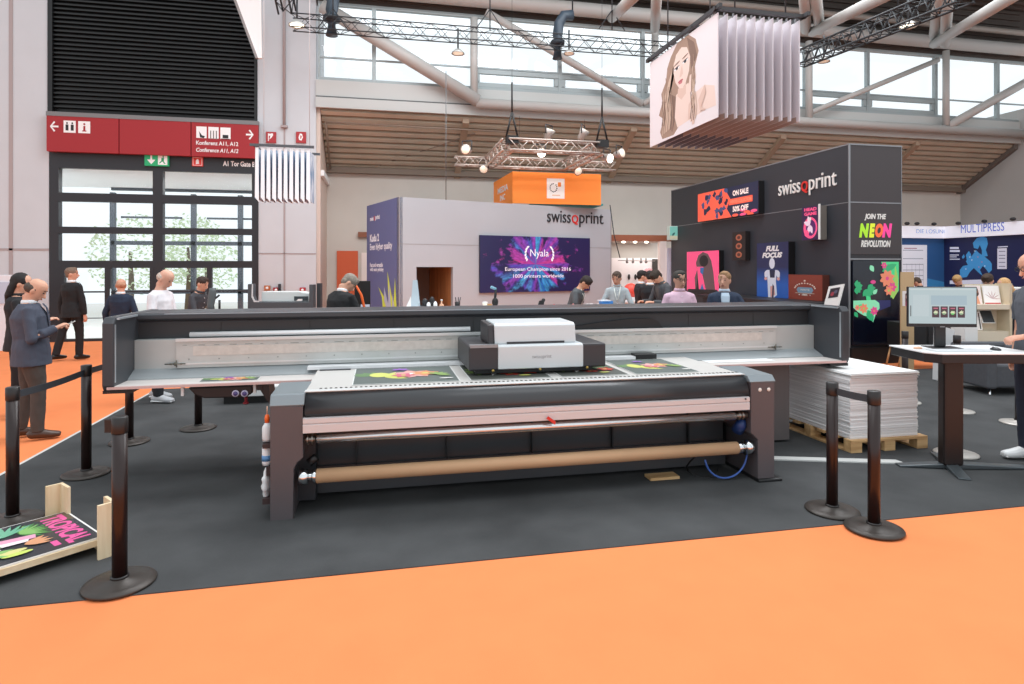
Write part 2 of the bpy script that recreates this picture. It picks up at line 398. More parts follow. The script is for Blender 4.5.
    if badge:
        q = MB(); c = up(.075,.142*b,.34); q.ell(c, (.035,.006,.014)); q.build('badge', M('#f2f4f4',.5), **k)
    return p, dict(up=up, hd=hd, sh=sh, R=R)
def wpt(p, v):   # local point of a person to world
    return Matrix.Translation(p.location) @ Matrix.Rotation(p.rotation_euler.z,4,'Z') @ v
WORLD=1.4; LK=.8; EXPO=-0.27
# ================================================================= shared colours
ORANGE = '#ee8a57'
steel = M('#c9ccce',.32,.85); satin = M('#b9bcbe',.42,.75); chrome = M('#dfe2e4',.15,1.); dark = M('#36383d',.45,.0,noise=.06,scale=8); darker = M('#232427',.5)
black = M('#121214',.45); white = M('#eceeee',.5); whitep = M('#f2f3f2',.6); redm = M('#d8352a',.5)
GLASS = glass_mat()
# ================================================================= ground
def carpet(c, var, sc=3.):
    def f(nt, b):
        tc = nt.nodes.new('ShaderNodeTexCoord'); n = nt.nodes.new('ShaderNodeTexNoise'); n.inputs['Scale'].default_value = sc; n.inputs['Detail'].default_value = 8
        n2 = nt.nodes.new('ShaderNodeTexNoise'); n2.inputs['Scale'].default_value = 260; n2.inputs['Detail'].default_value = 2
        l = lin(c); r = nt.nodes.new('ShaderNodeValToRGB')
        r.color_ramp.elements[0].position = .3; r.color_ramp.elements[1].position = .7
        r.color_ramp.elements[0].color = tuple(x*(1-var) for x in l)+(1,); r.color_ramp.elements[1].color = tuple(min(1,x*(1+var)) for x in l)+(1,)
        mx = nt.nodes.new('ShaderNodeMath'); mx.operation = 'MULTIPLY_ADD'; mx.inputs[1].default_value = .35
        nt.links.new(tc.outputs['Object'], n.inputs['Vector']); nt.links.new(tc.outputs['Object'], n2.inputs['Vector'])
        nt.links.new(n2.outputs['Fac'], mx.inputs[0]); nt.links.new(n.outputs['Fac'], mx.inputs[2])
        ad = nt.nodes.new('ShaderNodeMath'); ad.operation = 'SUBTRACT'; ad.inputs[1].default_value = .175
        nt.links.new(mx.outputs[0], ad.inputs[0]); nt.links.new(ad.outputs[0], r.inputs['Fac']); nt.links.new(r.outputs['Color'], b.inputs['Base Color'])
        b.inputs['Roughness'].default_value = .95; b.inputs['Specular IOR Level'].default_value = .15
        u = nt.nodes.new('ShaderNodeBump'); u.inputs['Strength'].default_value = .35; u.inputs['Distance'].default_value = .004
        nt.links.new(n2.outputs['Fac'], u.inputs['Height']); nt.links.new(u.outputs['Normal'], b.inputs['Normal'])
    return node_mat('carpet', f)
m_or = carpet(ORANGE, .03); m_dk = carpet('#494a4b', .24, 1.6)
struct('floor', MB().box(-30,30,-6,34,-.1,0), m_or)
q = MB(); q.box(-3.11,14,3.66,9.0,0.,.006); q.box(-3.11,8.2,9.0,9.8,0.,.006); struct('floor.001', q, m_dk)
q = MB(); q.box(-3.14,-3.11,3.66,9.8,0,.007); struct('trim_1', q, M('#cfcdc8',.6))
# ================================================================= hall shell
YG = 16.6; YB = 18.7
colm = M('#c6cbd0',.75,noise=.02,scale=2); seam = M('#a79c9c',.8); beige = M('#cdc8c0',.8,noise=.03,scale=1.2); girder = M('#c4bdb4',.6); lgirder = M('#bfc2c0',.55)
def XY(px, Y=YG): return WY(px, 268, Y).x
def ZY(px, py, Y=YG): return WY(px, py, Y).z
xg0, xg1, xc1 = XY(49), XY(257.5), XY(316)
q = MB(); q.box(-20, xg0, YG, YG+.5, 0, 10.5); struct('wall_left', q, colm)
q = MB()
for x in (XY(11), XY(-120), XY(-260)): q.box(x-.04, x+.04, YG-.012, YG, 0, 10.5)
q.box(-20, xg0, YG-.012, YG, 2.16, 2.21); struct('trim_2', q, seam)
q = MB(); q.box(xg1, xc1, YG, YB+.3, 0, 10.5); struct('wall_left.001', q, colm)
q = MB(); xs = XY(284.5); q.box(xs-.02, xs+.02, YG-.012, YG, 0, 6.); q.box(xg1, xc1, YG-.012, YG, ZY(287,254), ZY(287,253)); q.tube((xs,YG-.05,5.35),(xs,YG-.05,10.5),.035)
q.box(xs-.08,xs+.08,YG-.10,YG,5.3,5.36); struct('trim_3', q, seam)
q = MB(); q.box(xc1, xc1+.10, YG+.1, YB, 0, 5.9); struct('trim_4', q, M('#d6c4b8',.7))
q = MB(); q.box(xc1, 20.9, YB, YB+.3, 0, 6.2); struct('wall_back', q, beige)
xr = 20.75
q = MB(); q.box(xr, xr+.3, 2, YB+.3, 0, 7.0); struct('wall_right', q, M('#b3b2b0',.8,noise=.03,scale=1))
# corrugated soffit of the side aisle
tan = M('#c0b5a3',.5,.0,noise=.08,scale=1.3); tan_shade = M('#8d7860',.6)  # backing sheet coloured darker to stand in for shade between the ribs
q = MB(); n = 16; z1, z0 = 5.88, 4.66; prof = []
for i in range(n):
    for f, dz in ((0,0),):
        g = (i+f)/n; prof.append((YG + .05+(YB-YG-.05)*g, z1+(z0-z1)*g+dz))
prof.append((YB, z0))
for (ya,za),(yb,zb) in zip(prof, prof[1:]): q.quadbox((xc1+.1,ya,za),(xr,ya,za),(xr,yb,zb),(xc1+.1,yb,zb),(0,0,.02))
struct('ceiling', q, tan_shade)
q = MB(); nr = 10; sl = Vector((0,YB-YG-.05,z0-z1)); sn = Vector((0,-(z1-z0),-(YB-YG))).normalized()
for i in range(nr):
    p = Vector((xc1+.12,YG+.05,z1))+sl*((i+.15)/nr); e = sl*(.56/nr); q.quadbox(p,p+Vector((xr-xc1-.15,0,0)),p+Vector((xr-xc1-.15,0,0))+e,p+e,sn*.075)
o = q.build('ribs', tan); o['kind'] = 'structure'; o.name = 'ceiling.010'
q = MB(); q.box(xc1+.1,xr,YG,YB+.3,6.22,6.3); struct('ceiling.001', q, girder)
raft = M('#a5917c',.6)
for k, X in enumerate((-2.55+4.85, 7.15, 12.0, 16.85)):
    q = MB(); q.prism([(X-.09,YG+.06,z1-.05),(X+.09,YG+.06,z1-.05),(X+.09,YB,z0-.05),(X-.09,YB,z0-.05)], (0,0,-.16)); struct('trim_%d' % (5+k), q, raft)
q = MB(); q.box(xc1+.1, xr, YB-.22, YB, 4.50, 4.66); struct('trim_9', q, M('#7d6f62',.6))
q = MB(); q.prism([(xr-.02,YG,5.86),(xr-.02,YB,4.6),(xr-.02,YB,4.44),(xr-.02,YG,5.70)],(-.16,0,0)); struct('trim_10', q, M('#6d6660',.6))
q = MB(); q.tube((xc1+.22,YB-.3,4.6),(xc1+.22,YG+.2,5.55),.03); q.tube((xc1+.22,YG+.2,5.55),(4.5,YG+.25,5.52),.025); q.tube((xc1+1.6,YB-.2,4.75),(xc1+4.2,YG+.5,5.5),.018); struct('trim_11', q, M('#8a7a6c',.6))
# fascia below the high windows
q = MB(); q.box(xc1, xr+.3, YG-.10, YG, 5.86, 6.12); q.box(xc1, xr+.3, YG-.05, YG, 6.16, 6.58); struct('trim_12', q, lgirder)
q = MB(); q.box(xc1, xr+.3, YG-.075, YG, 6.12, 6.16); struct('trim_13', q, M('#5d605f',.6))
# high windows
wf = M('#9fa9ab',.5,.3); wx = [318,374,474,560,643,734,806,868,936,998,1064]
wt = 8.60; wb = 6.58
for i in range(len(wx)-1):
    a, b = XY(wx[i]), XY(wx[i+1]); w = MB(); f = .05
    w.box(a+.002,a+f,YG-.02,YG+.1,wb,wt); w.box(b-f,b-.002,YG-.02,YG+.1,wb,wt); w.box(a+f,b-f,YG-.015,YG+.1,wb,wb+.08); w.box(a+f,b-f,YG-.015,YG+.1,wt-.08,wt)
    w.box(a,b,YG+.01,YG+.06,7.16,7.20)
    if i in (2,3,4,6,7):
        w.box(a+f,b-f,YG-.005,YG+.09,7.02,7.14); w.box(a+.052,a+.16,YG,YG+.09,wb+.22,7.01); w.box(b-.16,b-.052,YG,YG+.09,wb+.22,7.01); w.box(a+f,b-f,YG+.003,YG+.09,wb+.09,wb+.2)
    o = struct('window_%d' % (i+1), w, wf)
    g = MB().box(a,b,YG+.05,YG+.056,wb,wt).build('glass_pane', GLASS, o)
# dark zone above the windows and the roof
q = MB(); q.box(xc1, xr+.3, YG+.0, YG+.3, 8.60, 10.5)
for i in range(9): q.box(xc1, xr, YG-.08, YG, 8.72+i*.2, 8.80+i*.2)
struct('wall_back.001', q, M('#4b4642',.7))
q = MB(); q.box(xc1-2,24,11.5,YG+.5,10.3,10.5)
for i in range(14): q.box(xc1-2,24,11.6+i*.36,11.7+i*.36,10.2,10.3)
struct('ceiling.002', q, M('#4a4440',.75))
# ================================================================= roof truss
tm = M('#b7b6b3',.5)
t = thing('roof_truss', 'long pale steel roof truss with sloping braces across the high windows', 'truss', (8,16.2,6.0))
YT = 16.25
def T(px,py,Y=YT): return WY(px,py,Y)
MB().tube((xc1,YT,8.85),(22,YT,8.85),.19,n=14).build('top_chord', tm, t)
MB().tube(T(476,103),(22,YT,T(476,103).z),.13,n=12).build('bottom_chord', tm, t)
MB().tube((xc1,YT-.1,9.35),(22,YT-.1,9.35),.09,n=12).build('upper_rail', M('#9b948d',.5), t)
for a,b,r in (((322,6),(478,101),.17),((486,12),(642,104),.10),((643,104),(775,22),.08),((812,112),(938,60),.08),((948,126),(1062,62),.13)):
    MB().tube(T(*a),T(*b),r,n=12).build('brace', tm, t)
for px in (474,655,809,946):
    MB().tube(T(px,104 + (px-474)*.046,YT),T(px,18+(px-474)*.07,YT),.10,n=12).build('post', tm, t)
for a,b,ta,tb in (((812,32),(892,-8),17,12),((934,44),(1016,-6),18,12),((612,18),(640,-10),17,12),((655,28),(657,-12),17,14),((806,30),(804,-10),17,14),((820,30),(815,-10),17,14),((945,44),(948,-10),18,14),((934,36),(940,-10),18,14)):
    A_ = WT(*a,ta); B_ = WT(*b,tb); MB().tube(A_,A_+(B_-A_)*max(1,(10.25-A_.z)/(B_.z-A_.z)),.13,n=12).build('strut', tm, t)
# ================================================================= gate with glazing
gf = M('#24272d',.5)
def gate():
    o = thing('door_1','','door'); del o['label'], o['category']; o['kind'] = 'structure'; o.location = (XY(155),YG,0)
    k_ = [0]
    def bar(x0,x1,y0,y1,d=.12,Y=YG):
        a = WY(x0,y1,Y); b = WY(x1,y0,Y); k_[0] += .0007; return (a.x,b.x,Y-.02-k_[0],Y+d,max(0,min(a.z,b.z)),max(a.z,b.z))
    q = MB()
    for b in ((50,59,152,343),(153,163,160,343),(252,258.5,164,343)): q.box(*bar(*b,d=.16))
    for b in ((50,258,152,167.5),(50,258,197,201),(50,258,229,233),(50,258,261,268)): 
        q.box(*bar(*b))
    for b in ((105,111,266,343),(207,212,266,343),(59,65,266,343),(150,154,266,343),(50,258,290,293),(50,258,316,318.5),(50,258,335,343.5)): q.box(*bar(*b,d=.08))
    q.build('door_frame', gf, o)
    MB().box(XY(59),XY(252),YG+.05,YG+.06,.05,4.2).build('glass_pane', GLASS, o)
    q = MB()
    for px in (108,210): 
        x = XY(px); q.tube((x+.08,YG-.07,.85),(x+.08,YG-.07,1.25),.014)
    q.build('door_handle', chrome, o)
gate()
# vestibule behind the gate
vm = M('#3c434c',.5); Y2 = 20.5
q = MB()
for px in (112,193,240,262): a = XY(px-2.4,Y2); b = XY(px+2.4,Y2); q.box(a,b,Y2,Y2+.15,0,4.0)
for py in (189,243,292): z = ZY(150,py,Y2); q.box(XY(111,Y2),XY(300,Y2),Y2,Y2+.12,z-.06,z+.06)
z = ZY(150,217,Y2); q.box(XY(118,Y2),XY(180,Y2),Y2+.2,Y2+.24,z-.03,z+.03); q.box(XY(205,Y2),XY(260,Y2),Y2+.2,Y2+.24,z-.03,z+.03)
struct('window_20', q, vm)
struct('ceiling.003', MB().box(-9.5,-1.4,YG+.2,Y2+.2,4.15,4.3), M('#eef0f0',.8))
struct('wall_left.002', MB().box(-9.8,-9.5,YG+.5,21,0,4.3), M('#f2f3f3',.8))
struct('floor.002', MB().box(-14,8,YG+.6,34,0.001,.008), M('#e6e6e2',.8))
def tree(px, Y, r, h, lab, seed):
    R = random.Random(seed); c = WY(px,268,Y); o = thing('broadleaf_tree', lab, 'tree', (c.x,Y,0))
    MB().loft([(c.x,Y,0),(c.x+.05,Y,h*.4),(c.x,Y,h*.75)],[.14,.10,.05]).build('trunk', M('#6b5a48',.8), o)
    q = MB()
    for k in range(900):
        a = R.uniform(0,2*PI); ph = math.acos(R.uniform(-1,1)); rr = r*R.uniform(.4,1)**.5
        p = Vector((c.x+rr*math.sin(ph)*math.cos(a), Y+rr*math.sin(ph)*math.sin(a), h*.72+rr*1.1*math.cos(ph)))
        d = Vector((R.uniform(-1,1),R.uniform(-1,1),R.uniform(-.6,.6))).normalized()*R.uniform(.06,.12); e = d.cross(Vector((R.uniform(-1,1),.3,R.uniform(-1,1)))).normalized()*.045
        q.add([p-d,p+e,p+d,p-e],[(0,1,2,3)])
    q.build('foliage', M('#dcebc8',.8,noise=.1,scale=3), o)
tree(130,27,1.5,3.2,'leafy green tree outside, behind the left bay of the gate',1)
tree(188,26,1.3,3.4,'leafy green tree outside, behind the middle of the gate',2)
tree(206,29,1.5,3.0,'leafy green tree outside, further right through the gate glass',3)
# louvred black wall above the gate
q = MB(); zt = 10.2; z = ZY(150,118); q.box(xg0,XY(256.5),YG+.12,YG+.3,4.3,zt)
N = 44
for i in range(N):
    zz = 5.55+(zt-5.55)*i/N; q.prism([(xg0+.08,YG+.12,zz),(xg0+.08,YG+.02,zz+.015),(xg0+.08,YG+.02,zz+.05),(xg0+.08,YG+.12,zz+.075)],(XY(255)-xg0-.08,0,0))
q.box(xg0-.02,xg0+.08,YG-.03,YG+.3,5.4,zt); q.box(XY(254.5),XY(257),YG-.03,YG+.3,4.3,zt)
struct('wall_back.002', q, M('#0c0d0f',.45))
# red wayfinding band
red = M('#9c1c24',.55); wl = M('#eeeeee',.5)
def band():
    t = thing('wayfinding_sign','long red wayfinding sign band with white arrows and pictograms above the gate','sign',(XY(150),YG-.2,4.6))
    zt, zb = ZY(48,115.5,YG-.2), ZY(48,151,YG-.2); Y=YG-.2; xs = [XY(46,Y),XY(119,Y),XY(191,Y),XY(258.5,Y)]
    for a,b in zip(xs,xs[1:]): MB().box(a+.01,b-.01,Y,Y+.12,zb,zt).build('panel', red, t)
    MB().box(xs[0],xs[3],Y-.01,Y+.13,zt,zt+.10).build('top_rail', M('#77787a',.5), t)
    q = Art((xs[0],Y-.003,zb),(1,0,0),(0,0,1),xs[3]-xs[0],zt-zb); rm = red
    def U(px): return (px-46)/(259.5-46)
    def arrow(c, sgn):
        a = U(c); w = .018
        q.rect(a-w,a+w,.675,.725,wl)
        for s in (1,-1): q.poly([(a+sgn*w*1.1,.70),(a+sgn*w*.1,.70+s*.15),(a+sgn*(w*.1-.006),.70+s*.12),(a+sgn*(w*.75),.70)], wl)
    arrow(54,-1); arrow(250,1)
    for c in (68.5,82.5): q.rect(U(c-5.8),U(c+5.8),.54,.88,wl)
    for c in (199.5,212,224.5): q.rect(U(c-5.4),U(c+5.4),.54,.88,wl)
    for c in (66,71): q.oval(U(c),.81,.004,.03,black,8); q.rect(U(c-1.4),U(c+1.4),.60,.77,black)
    q.rect(U(81.6),U(83.6),.60,.75,red); q.oval(U(82.6),.80,.005,.03,red,8); q.rect(U(80.6),U(84.6),.59,.62,red)
    q.poly([(U(197),.74),(U(200),.62),(U(203),.60),(U(202),.54),(U(198),.56)],black)
    for c in (209,212,215): q.rect(U(c-.6),U(c+.6),.52,.77,M('#777777'))
    q.rect(U(221.5),U(227.5),.56,.66,black); q.rect(U(220),U(229),.53,.55,black)
    q.text('Konferenz A11, A12',U(194),.32,U(238)-U(194),.14,wl,bold=.02); q.text('Conference A11, A12',U(194),.11,U(238)-U(194),.14,wl,shear=.2,bold=.02)
    q.build('pictograms', t)
    # lettering on the black beam below
    s = thing('gate_sign','white lettering on the black beam beside the small red extinguisher pictogram, below the red band','sign',(XY(230),YG-.04,4.2))
    q = MB(); a = WY(223,166,YG-.02); text_mesh('A1 Tor Gate B', q, a, (1,0,0),(0,0,1), XY(255)-XY(223), .13, wl, bold=.03); q.build('lettering', None, s)
    a = WY(192,166,YG-.05); b = WY(203,157,YG-.05); MB().box(a.x,b.x,YG-.05,YG-.02,a.z,b.z).build('pictogram_panel', redm, s)
    q = Art((a.x,YG-.051,a.z),(1,0,0),(0,0,1),b.x-a.x,b.z-a.z); q.rect(.08,.92,.08,.12,wl); q.rect(.08,.92,.88,.92,wl); q.rect(.08,.12,.08,.92,wl); q.rect(.88,.92,.08,.92,wl); q.poly([(.35,.2),(.65,.25),(.6,.7),(.5,.8),(.35,.6)],wl); q.build('pictogram', s)
    s = thing('exit_sign','green emergency exit sign with white arrow and running figure under the red band','sign',(XY(157),YG-.1,4.2))
    a = WY(144.5,165.5,YG-.1); b = WY(168.5,154,YG-.1); MB().box(a.x,b.x,YG-.1,YG-.02,a.z,b.z).build('panel', M('#1f9a63',.5,emit=.25), s)
    q = Art((a.x,YG-.101,a.z),(1,0,0),(0,0,1),b.x-a.x,b.z-a.z)
    q.rect(.24,.32,.45,.9,wl); q.poly([(.1,.5),(.46,.5),(.28,.12)],wl); q.rect(.56,.95,.1,.9,wl); g = M('#1f9a63',.5)
    q.oval(.78,.76,.03,.10,g,8); q.poly([(.70,.66),(.82,.66),(.80,.40),(.88,.2),(.82,.18),(.74,.38),(.64,.2),(.60,.24),(.70,.45)],g); q.build('pictogram', s)
band()
# small red safety signs on the column
for px,py,sh,lab in ((271,137,0,'small red square sign with white hose pictogram, left one high on the white column'),(301,137,1,'small red square sign with white extinguisher pictogram, right one high on the white column')):
    a = WY(px-5,py+5.5,YG-.05); b = WY(px+5,py-5,YG-.05); s = thing('safety_sign',lab,'sign',((a.x+b.x)/2,YG-.03,a.z))
    MB().box(a.x,b.x,YG-.05,YG,a.z,b.z).build('panel', M('#a82a30',.5), s)
    q = Art((a.x,YG-.051,a.z),(1,0,0),(0,0,1),b.x-a.x,b.z-a.z)
    if sh: q.poly([(.3,.25),(.55,.2),(.7,.5),(.6,.8),(.4,.85),(.25,.5)],wl); q.poly([(.42,.35),(.52,.35),(.58,.6),(.45,.7)],M('#a82a30',.5))
    else: q.rect(.2,.28,.15,.85,wl); q.rect(.2,.7,.62,.82,wl); q.poly([(.35,.3),(.6,.5),(.7,.85),(.5,.85)],wl)
    q.build('pictogram', s)
for px,py,col,lab in ((267,288,'#b5683a','small orange square fitting low on the white column'),(276,290,'#9c2730','small dark red box low on the white column, left of the black reader'),(302.5,290,'#b0323a','small red box with white dot low on the right of the white column')):
    a = WY(px-3,py+2.5,YG-.08); b = WY(px+3,py-2.5,YG-.08); s = thing('wall_fitting',lab,'fitting',((a.x+b.x)/2,YG-.04,a.z))
    MB().box(a.x,b.x,YG-.08,YG,a.z,b.z).build('housing', M(col,.5), s, bevel=.01); MB().ell(((a.x+b.x)/2,YG-.085,(a.z+b.z)/2),(.035,.02,.035)).build('button', white, s)
a = WY(278,292,YG-.1); b = WY(280.5,284,YG-.1); s = thing('card_reader','slim black card reader on the white column','reader',((a.x+b.x)/2,YG-.05,a.z)); MB().box(a.x,b.x,YG-.1,YG,a.z,b.z).build('housing', black, s, bevel=.01); MB().box(a.x+.01,b.x-.01,YG-.105,YG-.1,a.z+.1,b.z-.02).build('screen', M('#3a4048',.2), s)
# white banner panel hanging in front at top
P_ = [WY(234,-6,15.6),WY(258,58,15.6),WY(262,58,15.6),WY(261,-6,15.6)]
t = thing('hanging_banner','bright white slanted panel hanging in front of the black louvres','panel',(XY(250,15.6),15.6,WY(250,58,15.6).z))
MB().prism([p for p in P_],(0,.08,0)).build('sheet', M('#f4f4f4',.6), t)
MB().quadbox(P_[0],P_[1],P_[1]+Vector((0,.1,0)),P_[0]+Vector((0,.1,0)),(-.06,0,0)).build('edge_strip', M('#8f8a8a',.5), t)
# orange door leaf on back wall and little brown sign
a = WY(337,310,YB); b = WY(358,251,YB); 
o = struct('door_2', MB().box(a.x,b.x,YB-.06,YB,0,b.z), M('#d2603a',.6)); MB().box(a.x+.05,a.x+.1,YB-.10,YB-.06,1.0,1.1).build('door_handle', steel, o)
o = struct('door_3', MB().box(b.x+.1,b.x+.9,YB-.04,YB,0,2.2), M('#efe3dd',.6)); MB().box(b.x+.15,b.x+.2,YB-.08,YB-.04,1.0,1.1).build('door_handle', steel, o)
a = WY(358,237,YB-.1); b = WY(369,232,YB-.1); t = thing('wall_sign','small brown sign on the beige back wall above the orange door','sign',(a.x,YB,a.z)); MB().box(a.x,b.x,YB-.1,YB-.05,a.z,b.z).build('panel', M('#8f5a42',.6), t); MB().box(a.x+.05,b.x-.05,YB-.05,YB,a.z+.03,b.z-.03).build('bracket', dark, t)
# ================================================================= hanging fins with portrait print
def portrait():
    X0, X1, Ya, Yb, zb, zt = 4.81, 6.15, 8.17, 10.48, 3.94, 5.46
    t = thing('hanging_fin_banner','large hanging banner of parallel white fins, front sheet printed with a long-haired woman','banner',((X0+X1)/2,(Ya+Yb)/2,zb))
    cloth = M('#d6d1d7',.75); n = 10
    for k in range(n):
        x = X0+(X1-X0)*k/(n-1); MB().box(x,x+.012,Ya,Yb,zb,zt).build('fin', cloth, t, bevel=.004)
    q = MB()
    for y in (Ya+.02,Yb-.02): q.box(X0-.06,X1+.12,y-.03,y+.03,zt+.04,zt+.09)
    for x in (X0-.04,X1+.06): q.box(x,x+.05,Ya-.1,Yb+.1,zt+.04,zt+.10)
    for y in (Ya+.7,Ya+1.5): q.box(X0-.05,X1+.1,y-.02,y+.02,zt+.05,zt+.08)
    q.build('hanging_frame', M('#3a3b3e',.5), t)
    q = MB()
    for k in range(n):
        x = X0+(X1-X0)*k/(n-1)
        for y in (Ya+.1,Ya+1.1,Yb-.1): q.box(x,x+.014,y-.02,y+.02,zt-.01,zt+.05)
    q.build('clip', M('#7c7d80',.4), t)
    q = MB()
    for x,y in ((X0+.3,Ya+.05),(X1-.2,Ya+.05),(X0+.3,Yb-.1),(X1-.2,Yb-.1)): q.tube((x,y,zt+.08),(x,y,10.2),.012)
    q.build('cable', M('#3a3b3e',.5), t)
    # lower trims of every fin printed pale brown (rust motif)
    a = Art((X0-.002,Yb,zb),(0,-1,0),(0,0,1),Yb-Ya,zt-zb)
    a.rect(0,1,0,1,M('#e3dcdf',.75))
    h1,h2,h3 = M('#a08676',.7),M('#80685c',.7),M('#c8b09e',.7); sk = M('#e6d0c6',.6); sk2 = M('#d9bdb0',.6); lip = M('#b5626a',.5); eye = M('#3b3a40',.4); wh = M('#ece9ea',.6)
    a.poly([(.36,.90),(.46,1),(.62,1),(.72,.90),(.76,.76),(.70,.60),(.72,.45),(.60,.30),(.52,.12),(.40,.02),(.22,.03),(.18,.12),(.24,.25),(.16,.32),(.22,.45),(.20,.55),(.28,.66),(.30,.80)],h1)
    a.poly([(.44,.82),(.50,.93),(.40,.80),(.36,.55),(.40,.35),(.32,.10),(.24,.08),(.28,.30),(.26,.50),(.33,.66)],h3)
    a.poly([(.60,.98),(.70,.88),(.74,.72),(.66,.62),(.64,.78)],h2)
    a.poly([(.34,.50),(.44,.42),(.44,.22),(.38,.06),(.33,.12),(.36,.30)],h2)
    a.poly([(.44,.44),(.62,.50),(.66,.34),(.84,.38),(.96,.32),(.98,.12),(.86,.13),(.60,.10),(.46,.08),(.42,.2)],sk)
    a.poly([(.44,.88),(.52,.92),(.60,.88),(.645,.76),(.63,.62),(.585,.52),(.54,.475),(.49,.49),(.43,.58),(.40,.70),(.41,.80)],sk)
    a.poly([(.47,.50),(.54,.475),(.59,.52),(.585,.40),(.52,.36),(.46,.42)],sk2)
    a.poly([(.53,.74),(.545,.63),(.515,.605),(.49,.61),(.50,.65)],sk2)
    for u,v in ((.452,.725),(.575,.745)): a.oval(u,v,.040,.016,wh,14,.1); a.oval(u,v,.018,.018,eye,12); a.oval(u,v+.012,.042,.006,eye,10,.1); a.oval(u,v+.052,.048,.008,h2,10,.16)
    a.oval(.508,.565,.038,.013,lip,14,.06); a.oval(.508,.545,.030,.011,M('#c87c80',.5),12)
    for k,(u,v) in enumerate(((.60,.30),(.635,.27),(.665,.235),(.69,.20))): a.poly([(u-.02,v-.16),(u+.015,v-.16),(u+.03,v+.02),(u+.03-.01*k,v+.10-.03*k),(u+.005,v+.10-.03*k),(u-.01,v)],sk2 if k%2 else sk)
    a.poly([(.64,.56),(.66,.57),(.66,.30),(.62,.26),(.61,.34)],sk)
    for k in range(26):
        u = rnd.choice((rnd.uniform(.20,.38),rnd.uniform(.64,.72))); v0 = rnd.uniform(.05,.5); a.poly([(u,v0),(u+.02,v0+.12),(u+.005,v0+.28),(u+.012,v0+.28),(u+.03,v0+.12),(u+.012,v0)],rnd.choice((h2,h3,h1)))
    a.poly([(.84,.38),(.86,.30),(.80,.18),(.86,.13),(.78,.14),(.76,.26)],sk2)
    a.build('portrait_print', t)
    # dark-to-rust lower edges seen between the fins
    for k in range(1,n):
        x = X0+(X1-X0)*k/(n-1); r = Art((x-.002,Yb,zb),(0,-1,0),(0,0,1),Yb-Ya,zt-zb)
        r.poly([(0,0),(.42,0),(.42,.16),(.3,.22),(0,.3)],M('#6a6a74',.7)); r.poly([(.42,0),(.97,0),(.97,.055),(.42,.10)],M('#a8948a',.7)); r.build('edge_print', t)
portrait()
def bluefins():
    Y = 13.9; a = WY(258,150,Y); b = WY(314,150,Y); zt = WY(258,149,Y).z; zb = WY(285,200,Y).z
    t = thing('hanging_fin_banner','hanging banner of narrow blue and white fins in front of the white column','banner',((a.x+b.x)/2,Y,zb))
    n = 10; w1 = M('#eef3f8',.7); 
    def f(nt, bb):
        tc = nt.nodes.new('ShaderNodeTexCoord'); mp = nt.nodes.new('ShaderNodeMapping'); mp.inputs['Scale'].default_value=(3,3,.6); nz = nt.nodes.new('ShaderNodeTexNoise'); nz.inputs['Scale'].default_value=4; r = nt.nodes.new('ShaderNodeValToRGB')
        r.color_ramp.elements[0].color = lin('#6288ae')+(1,); r.color_ramp.elements[1].color = lin('#dfeaf5')+(1,); r.color_ramp.elements[0].position=.35; r.color_ramp.elements[1].position=.6
        nt.links.new(tc.outputs['Object'],mp.inputs[0]); nt.links.new(mp.outputs[0],nz.inputs['Vector']); nt.links.new(nz.outputs['Fac'],r.inputs[0]); nt.links.new(r.outputs[0],bb.inputs['Base Color']); bb.inputs['Roughness'].default_value=.7
    bl = node_mat('ink_print', f)
    for k in range(n):
        x = a.x+(b.x-a.x)*(k+.3)/n; d = .16; q = MB()
        q.prism([(x-.05,Y-.2,zt),(x-.06,Y-.2,zb),(x+.02,Y+.5,zb-.02),(x+.02,Y+.5,zt)],(.012,.0,0),m=bl)
        q.prism([(x-.05,Y-.2,zt),(x+.015,Y-.21,zt),(x+.02,Y-.21,zb-.08),(x-.06,Y-.2,zb+.03)],(0,.01,0),m=w1); q.build('fin', None, t)
    q = MB(); q.box(a.x-.12,b.x+.02,Y-.24,Y-.19,zt+.02,zt+.07); q.box(a.x+.05,b.x+.08,Y+.48,Y+.52,zt-.0,zt+.05); q.box(a.x-.05,a.x,Y-.2,Y+.5,zt+.02,zt+.06); q.build('hanging_frame', M('#4c4f54',.5), t)
    q = MB(); q.tube((a.x+.1,Y+.1,zt+.03),(a.x+.1,Y+.1,10.2),.006); q.tube((b.x-.1,Y+.1,zt+.03),(b.x-.1,Y+.1,10.2),.006); q.build('cable', M('#cfc6c6',.5), t)
bluefins()
# ================================================================= lattice trusses and lamps
def lattice(q, A, B, w, r, n, m, up=Vector((0,0,1))):
    A, B = Vector(A), Vector(B); d = (B-A).normalized(); s = d.cross(up).normalized(); u = s.cross(d)
    cor = [s*w/2+u*w/2, -s*w/2+u*w/2, -s*w/2-u*w/2, s*w/2-u*w/2]
    for c in cor: q.tube(A+c,B+c,r,m,6)
    L = (B-A).length
    for i in range(n):
        p0 = A+d*L*i/n; p1 = A+d*L*(i+1)/n
        for k in range(4):
            a, b = cor[k], cor[(k+1)%4]
            if (i+k)%2: a, b = b, a
            q.tube(p0+a,p1+b,r*.55,m,4)
bk = M('#2e3236',.5)
t = thing('lighting_truss','long thin black lighting truss hanging across the left and middle windows','truss',WY(520,45,14))
q = MB(); A = WY(292,22,14.8); B = WY(746,56,14.8); lattice(q, A, B, .30, .016, 44, None); q.build('lattice', bk, t)
q = MB(); lattice(q, A+Vector((-.1,0,.2)), A+Vector((-.4,-1.2,2.0)), .30, .022, 8, None); q.build('corner_lattice', bk, t)
